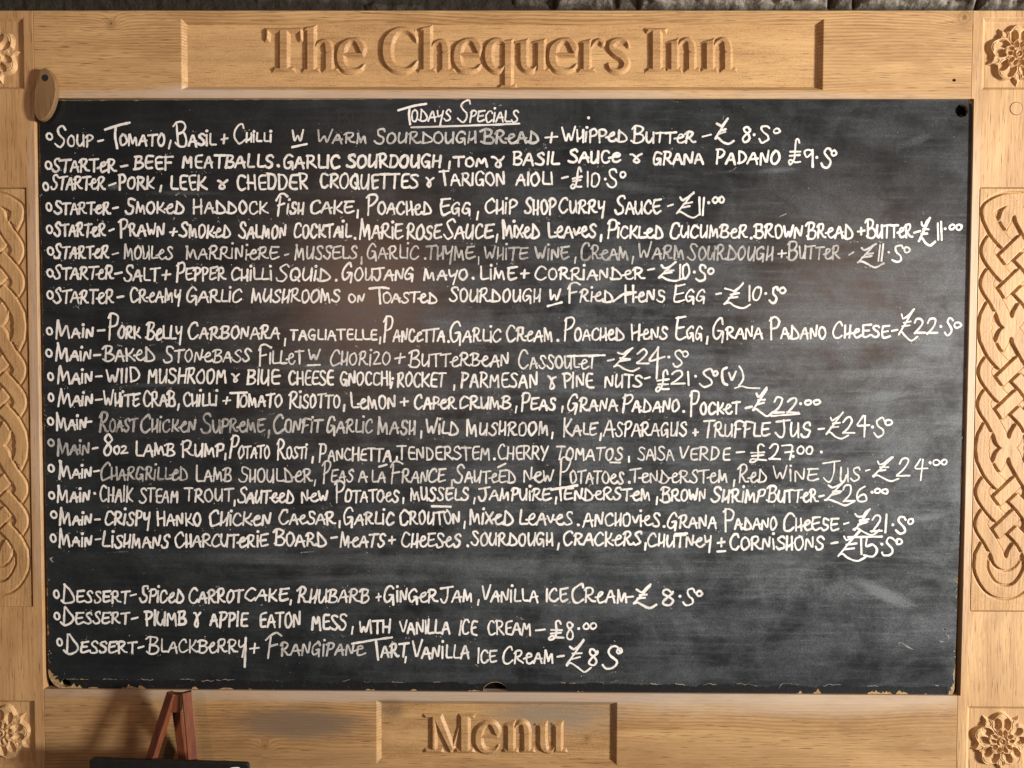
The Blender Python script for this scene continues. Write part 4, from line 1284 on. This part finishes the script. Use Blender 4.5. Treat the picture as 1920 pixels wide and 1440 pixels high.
class Ink:
    """collects flat chalk strokes given in photo pixels; every stroke lies a hair above the one before"""
    def __init__(s): s.v = []; s.f = []; s.d = []; s.k = 0
    def ribbon(s, P, wd, dens, worn=False, seed=0.):
        P = np.asarray(P, float)
        seg = np.hypot(*np.diff(P, axis=0).T); keep = np.r_[True, seg > 1e-3]; P = P[keep]
        if len(P) < 2: return
        T = np.gradient(P, axis=0); T /= np.linalg.norm(T, axis=1)[:, None] + 1e-9
        N = np.stack([-T[:, 1], T[:, 0]], -1); n = len(P)
        s_ = np.r_[0, np.cumsum(np.hypot(*np.diff(P, axis=0).T))]
        wv = np.array([wd * .5 * (.95 + .30 * nz(a * .09, seed, 1.)) for a in s_])
        e1 = np.array([.62 * nz(a * .55, seed, 2.) for a in s_]); e2 = np.array([.62 * nz(a * .55, seed, 3.) for a in s_])
        # rounded ends
        c0 = [P[0] - T[0] * wv[0] * q for q in (.95, .6)]; c1 = [P[-1] + T[-1] * wv[-1] * q for q in (.6, .95)]
        Pc = np.vstack([c0, P, c1]); Nc = np.vstack([N[:1], N[:1], N, N[-1:], N[-1:]])
        wc = np.r_[wv[0] * .35, wv[0] * .82, wv, wv[-1] * .82, wv[-1] * .35]; e1 = np.r_[0, 0, e1, 0, 0]; e2 = np.r_[0, 0, e2, 0, 0]
        n = len(Pc); off = len(s.v) and sum(map(len, s.v)) or 0
        A = Pc + Nc * (wc + e1)[:, None]; B = Pc - Nc * (wc + e2)[:, None]
        y = TY - .00012 - .000012 * (s.k % 40) - np.linspace(0, .00001, n); s.k += 1
        dn = np.array([dens - .03 + .24 * nz(i * .14, seed, 7.) for i in range(n)])
        for q, dd in ((A, dn + (.05 if worn else 0.)), (Pc, dn - (.24 if worn else .0)), (B, dn + (.05 if worn else 0.))):
            W = U(q[:, 0], q[:, 1], TY); W[:, 1] = y; s.v.append(W); s.d.append(dd)
        for i in range(n - 1):
            for a in (0, n): s.f.append((off + a + i, off + a + n + i, off + a + n + i + 1, off + a + i + 1))
    def blob(s, x, y_, r, dens, seed=0., sq=1.):
        m_ = 9; off = len(s.v) and sum(map(len, s.v)) or 0
        q = np.array([(x + r * (1 + .35 * nz(i * 1.3, seed)) * math.cos(i * 2 * math.pi / m_), y_ + sq * r * (1 + .35 * nz(i * 1.3, seed, 4)) * math.sin(i * 2 * math.pi / m_)) for i in range(m_)])
        W = U(q[:, 0], q[:, 1], TY); W[:, 1] = TY - .00012 - .000012 * (s.k % 40); s.k += 1
        s.v.append(W); s.d.append(np.full(m_, dens)); s.f.append(tuple(off + i for i in range(m_)))
    def build(s, name, label=None, parent=None, m=None):
        o = obj(name, np.vstack(s.v), s.f, m or M_CHK, parent, attr={'dens': np.clip(np.concatenate(s.d), 0, 1)}, label=label)
        flip = [p for p in o.data.polygons if p.normal.y > 0]
        if flip: fix = bmesh.new(); fix.from_mesh(o.data); fix.faces.ensure_lookup_table(); bmesh.ops.reverse_faces(fix, faces=[fix.faces[p.index] for p in flip]); fix.to_mesh(o.data); fix.free()
        return o

def parse(gl):
    out = []
    for st in gl.split(';'):
        k, pts = st.split(':'); out.append((k, np.array([[float(a) for a in p.split(',')] for p in pts.split()])))
    return out
PARSED = {id(g): {c: (wd, parse(d)) for c, (wd, d) in g.items()} for g in (GA, GB)}
def soft_line(P, st):
    """straight strokes with slightly rounded corners, resampled"""
    if len(P) > 2:
        for _ in range(2):
            Q = [P[0]]
            for a, b in zip(P[:-1], P[1:]):
                Q += [a * .85 + b * .15, a * .15 + b * .85]
            Q.append(P[-1]); P = np.array(Q)
    out = []
    for a, b in zip(P[:-1], P[1:]):
        n = max(1, int(np.hypot(*(b - a)) / st))
        for i in range(n): out.append(a + (b - a) * i / n)
    out.append(P[-1]); return np.array(out)
WR = random.Random(5)
def write_word(ink, word, x0, x1, base, h, fl):
    hand = GB if 'B' in fl else GA; G = PARSED[id(hand)]
    big = (1.3 if hand is GA else 1.0); dens = 1.0; wd = 4.7; wk = .90; worn = 'o' in fl
    for q in fl:
        if q[0] == 'b' and len(q) > 1: big = float(q[1:])
        elif q[0] == 'd' and len(q) > 1: dens = float(q[1:])
        elif q[0] == 'w' and len(q) > 1: wd = float(q[1:])
    caps = word.isupper() or len(word) == 1
    items = []; tot = 0.
    if hand is GA and len(word) > 1 and any(c.islower() for c in word):
        h *= .97; big = 1 + (big - 1) * 1.25
        word = ''.join('\u0259' if c == 'e' and 0 < i < len(word) - 1 and word[i - 1] not in 'pPDsSeR' else c for i, c in enumerate(word))
    for c in word:
        if c in G and (not c.isalpha() or not c.isupper()): k, sc_ = c, 1.0
        elif c.upper() in G: k, sc_ = c.upper(), (big if c.isupper() and not caps else 1.0)
        else: continue
        g = G[k]; aw = g[0] * (sc_ ** .7); items.append((g, tot, sc_)); tot += aw + .09
    tot -= .09
    if len(word) > 1 or x1 - x0 > 12: x0, x1 = x0 + 2.2, x1 - 2.4
    base -= wd * .46; h = max(4., h - wd * .92)
    sx_ = (x1 - x0) / max(tot, .05)
    if len(word) == 1 and items[0][0][0] < .2: sx_ = h * .9
    slant0 = WR.uniform(-.02, .09)
    for (g, ox, s_) in items:
        gw = sx_ * (s_ ** .7); ky = h * s_ * WR.uniform(.95, 1.05); dy = WR.uniform(-.8, .8) + (h * .04 if s_ > 1.2 else 0)
        bx = x0 + ox * sx_
        if len(word) == 1 and g[0] < .2: bx = (x0 + x1) / 2 - g[0] / 2 * sx_
        slant = slant0 + WR.gauss(0, .03)
        gd = dens * WR.uniform(.86, 1.0)
        for k, P in g[1]:
            J = np.array([[WR.gauss(0, .022), WR.gauss(0, .022)] for _ in P])
            Q = P + (J if k != 'd' else 0)
            xy = np.stack([bx + Q[:, 0] * gw + (Q[:, 1] - .4) * ky * slant, base + dy - Q[:, 1] * ky], -1)
            ws = wd * wk * WR.uniform(.80, 1.06)
            if k == 'd': ink.blob(xy[0, 0], xy[0, 1], wd * .62, gd, WR.random() * 90)
            elif k == 'c': ink.ribbon(cr_pts(xy, 6), ws, gd, worn, WR.random() * 90)
            else: ink.ribbon(soft_line(xy, 3.0), ws, gd, worn, WR.random() * 90)
ink = None; label = None
SPOTS = []
for ln in LINES.strip().split('\n'):
    if ln.startswith('#'):
        if ink: ink.build('chalk_writing', label, board)
        ink = Ink(); label = 'white chalk ' + ln[2:]; ink.k = WR.randrange(40); continue
    p = ln.split()
    if p[0] == '@':
        x, y = float(p[1]), float(p[2])
        a0 = WR.uniform(0, 6.28); rx, ry = WR.uniform(4.4, 5.4), WR.uniform(6.0, 7.2)
        ink.ribbon([(x + rx * math.cos(a0 + i * .33) + .8 * math.sin(a0 + i * .33), y + ry * math.sin(a0 + i * .33)) for i in range(20)], 4.0, .55 if y == 830 else 1., False, x)
    elif p[0] == '~':
        P = np.array([[float(a) for a in q.split(',')] for q in p[3:]])
        ink.ribbon(cr_pts(P, 8) if len(P) > 2 else soft_line(P, 3.), float(p[1]), float(p[2]), False, WR.random() * 90)
    else:
        x0, x1, base, h = map(float, p[1:5]); write_word(ink, p[0], x0, x1, base, h, p[5:])
        if h > 18 and x1 - x0 > 30: SPOTS.append((x0, x1, base, h))
ink.build('chalk_writing', label, board)

# specks and smears left by rubbing out, ghost strokes of older writing
ink = Ink(); q = random.Random(21)
for _ in range(620):
    x0, x1, b, h = q.choice(SPOTS)
    if q.random() < .55: cx, cy = q.uniform(x0, x1), b + abs(q.gauss(4, 5))
    else: cx, cy = q.uniform(x0, x1), b - h - abs(q.gauss(2, 4))
    for _k in range(q.choice((1, 1, 2, 4))):
        ink.blob(cx + q.gauss(0, 3), cy + q.gauss(0, 1.5), q.uniform(.35, .95), q.uniform(.25, .7), q.random() * 99)
for _ in range(260): ink.blob(q.uniform(110, 1790), q.uniform(200, 1270), q.uniform(.3, .8), q.uniform(.15, .5), q.random() * 99)
for i in range(len(COAT)):                                # pale dust caught along the broken edge of the paint
    x, y = COAT[i]
    if y > 1262: pass
    elif x < 110 and 300 < y < 1250 and q.random() < .10 + .7 * nz(0, y * .02): ink.blob(x + q.uniform(-1, 6), y, q.uniform(.3, 1.0), q.uniform(.1, .5), q.random() * 99, 1.4)
    elif x > 1770 and y > 560 and q.random() < .08 + .7 * nz(1, y * .02): ink.blob(x - q.uniform(0, 4), y, q.uniform(.3, 1.1), q.uniform(.1, .5), q.random() * 99, 1.4)
run = []
for (x, y) in COAT:                                       # dust caught along the broken edge of the paint
    if y > 1262 and nz(x * .035, 3.3) + .6 * nz(x * .2, 1.3) > .12: run.append((x + q.gauss(0, .2), y - .8 + q.gauss(0, .3)))
    else:
        if len(run) > 3: ink.ribbon(run, q.uniform(.7, 1.5), q.uniform(.16, .34), False, x)
        run = []
for P, wd_, d_n in [([(1680, 1209), (1689, 1205), (1704, 1214), (1716, 1218)], 2.6, .27), ([(1762, 1202), (1774, 1204), (1779, 1194), (1768, 1186), (1766, 1180), (1776, 1180)], 2.2, .23),
                   ([(1460, 1290), (1470, 1281), (1500, 1284)], 2, .12), ([(1130, 1284), (1160, 1276), (1210, 1276)], 1.6, .16), ([(200, 1036), (240, 1034)], 1.6, .12), ([(565, 1036), (590, 1034)], 1.8, .2), ([(99, 1045), (95, 1048), (99, 1053)], 2.4, .4),
                   ([(1496, 508), (1478, 504)], 1.8, .12), ([(1462, 406), (1474, 401)], 2, .3), ([(1356, 322), (1372, 320), (1380, 314)], 1.8, .2), ([(445, 405), (450, 420)], 1.6, .25), ([(330, 366), (336, 362)], 2.2, .4), ([(345, 365), (349, 369)], 2.2, .4)]:
    ink.ribbon(cr_pts(P, 8) if len(P) > 2 else soft_line(np.array(P, float), 3.), wd_, d_n * .9, False, q.random() * 50)
o = ink.build('chalk_residue', 'faint rubbed out strokes and specks of chalk', board); o['kind'] = 'stuff'
ink = Ink(); write_word(ink, 'Burns', 628, 748, 240, 30, ['d.5', 'w4.5'])
t = NT('faint_chalk'); M_GH = t.fin((.020, .0215, .022), .6, .3)
ink.build('ghost_writing', 'nearly rubbed out older word', board, M_GH)

# ---------------------------------------------------------------- turn button holding the board, pivoted on the frame
def pill():
    pts = [(84, 128), (91, 131), (98, 140), (103.5, 153), (105, 168), (104, 184), (100, 199), (94, 212), (87, 221), (79, 226), (72, 225), (67, 217), (64, 205), (63, 190), (64.5, 174), (68, 158), (71, 143), (76, 132)]
    return cr_pts(pts, 4, True)
t_btn = oak('oak_turn_button', True, light=(0.228, 0.133, 0.057), dark=(0.086, 0.043, 0.017), seed=8.8, rings=.2, ringf=120)
pc = U(84, 146, -.004)
button = root('turn_button', (pc[0], -.0002, pc[2]), 'small oval wooden turn button with dark screw hole, over the chalkboard corner', 'latch')
pp = pill(); W = U(pp[:, 0], pp[:, 1], -.011)
v, f = extrude_poly([(a, c) for a, _, c in W], -.0125, -.0008)
bevel(fix_normals(obj('button_body', v, f, t_btn, button)), .0016, 3, 50)
pw = U(84.5, 146, -.0125)
pts = [(pw[0] + .0062 * math.cos(i * math.pi / 12), pw[2] + .0062 * math.sin(i * math.pi / 12)) for i in range(24)]
v, f = extrude_poly(pts, -.0128, -.006)
t = NT('black_screw'); M_SCR = t.fin((.012, .012, .014), .5, .4)
fix_normals(obj('screw_head', v, f, M_SCR, button))

# ---------------------------------------------------------------- rough stone wall above and behind the frame
t = NT('rubble_stone'); co = t.n('ShaderNodeTexCoord').outputs['Object']
at = t.n('ShaderNodeAttribute', attribute_name='tone').outputs['Fac']
n1 = t.noise(co, 26., 6, .7, .5); n2 = t.noise(co, 150., 4, .7)
c1 = t.ramp(n1, [(.30, (.050, .043, .034)), (.52, (.150, .130, .104)), (.72, (.30, .275, .23))])
col = t.mix(t.mr(n2, .40, .75, 0., .6), c1, (.36, .33, .28))
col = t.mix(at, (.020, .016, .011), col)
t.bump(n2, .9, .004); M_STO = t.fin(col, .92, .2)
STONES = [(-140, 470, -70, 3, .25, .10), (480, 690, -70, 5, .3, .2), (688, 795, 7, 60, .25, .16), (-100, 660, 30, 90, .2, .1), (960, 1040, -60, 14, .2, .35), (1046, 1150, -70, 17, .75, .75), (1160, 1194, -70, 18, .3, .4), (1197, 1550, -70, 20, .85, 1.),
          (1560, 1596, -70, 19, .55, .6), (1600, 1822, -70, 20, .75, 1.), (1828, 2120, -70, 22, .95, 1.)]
gx = np.arange(-140, 2120, 3.2); gy = np.arange(-60, 70, 3.2)
A, B = np.meshgrid(gx, gy); h = np.zeros(A.shape); tone = np.full(A.shape, .30)
for i in range(A.shape[0]):
    for j in range(A.shape[1]):
        a, b = A[i, j], B[i, j]; wx = a + 7 * nz(a * .03, b * .03, 1); wy = b + 4 * nz(a * .04, b * .04, 2)
        best = 0; tb = .05
        for (x0, x1, y0, y1, pr, to) in STONES:
            e = min(wx - x0, x1 - wx, wy - y0, y1 - wy)
            if e > 0:
                hh = pr * min(1, (e / 7)) ** .5
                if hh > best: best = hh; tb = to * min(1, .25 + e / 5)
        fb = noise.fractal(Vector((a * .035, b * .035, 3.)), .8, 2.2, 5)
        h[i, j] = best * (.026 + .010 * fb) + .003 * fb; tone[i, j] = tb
WY = .066
P = U(A, B, WY); P[..., 1] = WY - h
wl = P.reshape(-1, 3)
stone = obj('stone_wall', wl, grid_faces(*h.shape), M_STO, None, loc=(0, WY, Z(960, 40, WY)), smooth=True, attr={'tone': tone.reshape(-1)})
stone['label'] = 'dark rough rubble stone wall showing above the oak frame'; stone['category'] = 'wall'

# ---------------------------------------------------------------- small mahogany easel with a little chalkboard in front of the frame
t = NT('mahogany'); co = t.n('ShaderNodeTexCoord').outputs['Object']
n1 = t.noise(t.vmul(co, (60, 60, 9)), 1.6, 4, .6); n2 = t.noise(co, 190., 3, .7)
col = t.ramp(n1, [(.3, (.165, .052, .022)), (.6, (.105, .030, .013)), (.8, (.060, .017, .008))])
col = t.mix(t.mr(n2, .66, .74, 0., .4), col, (.30, .15, .09)); t.bump(n2, .15, .001)
M_MAH = t.fin(col, .34, .45)
t = NT('easel_black'); co = t.n('ShaderNodeTexCoord').outputs['Object']
M_EBK = t.fin(t.mix(t.mr(t.noise(co, 60., 4, .7), .4, .8, 0., .5), (.0075, .0072, .0065), (.02, .019, .017)), .5, .35)
EY = -.058
ec = U(320, 1640, EY)
easel = root('display_easel', tuple(ec), 'small reddish mahogany tabletop easel in front of the lower rail', 'easel')
def bar(name, a, b, wa, dp, yaw, m, parent):
    """square bar from a to b (world), width wa, depth dp, turned by yaw about its own axis"""
    a, b = Vector(a), Vector(b); ax = (b - a).normalized(); sd = ax.cross(Vector((0, 1, 0))).normalized(); fr = sd.cross(ax).normalized()
    s1 = sd * math.cos(yaw) + fr * math.sin(yaw); f1 = fr * math.cos(yaw) - sd * math.sin(yaw)
    v = [p + s1 * sx_ * wa / 2 + f1 * sy_ * dp / 2 for p in (a, b) for sx_, sy_ in ((-1, -1), (1, -1), (1, 1), (-1, 1))]
    f = [(0, 1, 2, 3), (7, 6, 5, 4)] + [(i, i + 4, (i + 1) % 4 + 4, (i + 1) % 4) for i in range(4)]
    return bevel(fix_normals(obj(name, [tuple(q) for q in v], f, m, parent)), .0009, 2, 40)
def ext(p, q, k): return tuple(np.array(p) + (np.array(q) - np.array(p)) * k)
lt, lb = U(323.5, 1299, EY), U(283, 1425, EY - .012); bar('leg', lt, ext(lt, lb, 2.6), .0165, .013, R(-24), M_MAH, easel)
rt, rb = U(350, 1297, EY), U(362, 1428, EY - .012); bar('leg', rt, ext(rt, rb, 2.6), .0165, .013, R(30), M_MAH, easel)
bt, bb = U(329, 1312, EY + .014), U(344.5, 1428, EY + .045); bar('rear_leg', bt, ext(bt, bb, 2.5), .0145, .010, R(0), M_MAH, easel)
bar('hinge_block', U(329, 1300, EY + .002), U(329, 1333, EY + .002), .021, .014, R(0), M_MAH, easel)
cl, cr_ = U(160, 1640, EY - .032), U(480, 1646, EY - .032); bar('ledge', cl, cr_, .010, .030, 0, M_MAH, easel)

SY = EY - .028
tl, tr, br, bl = U(167.5, 1423, SY), U(465.5, 1432, SY), U(470, 1636, SY), U(166, 1630, SY)
sb = root('small_chalkboard', tuple((bl + br) / 2), 'little black chalkboard standing on the mahogany easel, only its top edge in view', 'chalkboard')
def rquad(c4, r=.007, n=5):
    out = []
    for i in range(4):
        p = np.array([c4[i][0], c4[i][2]]); a = np.array([c4[i - 1][0], c4[i - 1][2]]) - p; b = np.array([c4[(i + 1) % 4][0], c4[(i + 1) % 4][2]]) - p
        a = p + a / np.linalg.norm(a) * r; b = p + b / np.linalg.norm(b) * r
        for k in range(n + 1):
            u_ = k / n; out.append(tuple((1 - u_) ** 2 * a + 2 * u_ * (1 - u_) * p + u_ * u_ * b))
    return out
v, f = extrude_poly(rquad([tl, tr, br, bl]), SY, SY + .009)
bevel(fix_normals(obj('board_panel', v, f, M_EBK, sb)), .0012, 2, 50)
TYs = SY - .0003
W = U(*np.array([(431, 1440), (437, 1438.6), (446, 1438.2), (450, 1440), (449, 1446), (436, 1447)]).T, TYs); W[:, 1] = TYs
t = NT('white_chalk_mark'); M_WC = t.fin((.8, .78, .72), .85, .15)
v, f = extrude_poly([(a, c) for a, _, c in W], SY - .0006, SY + .0005); fix_normals(obj('chalk_mark', v, f, M_WC, sb))
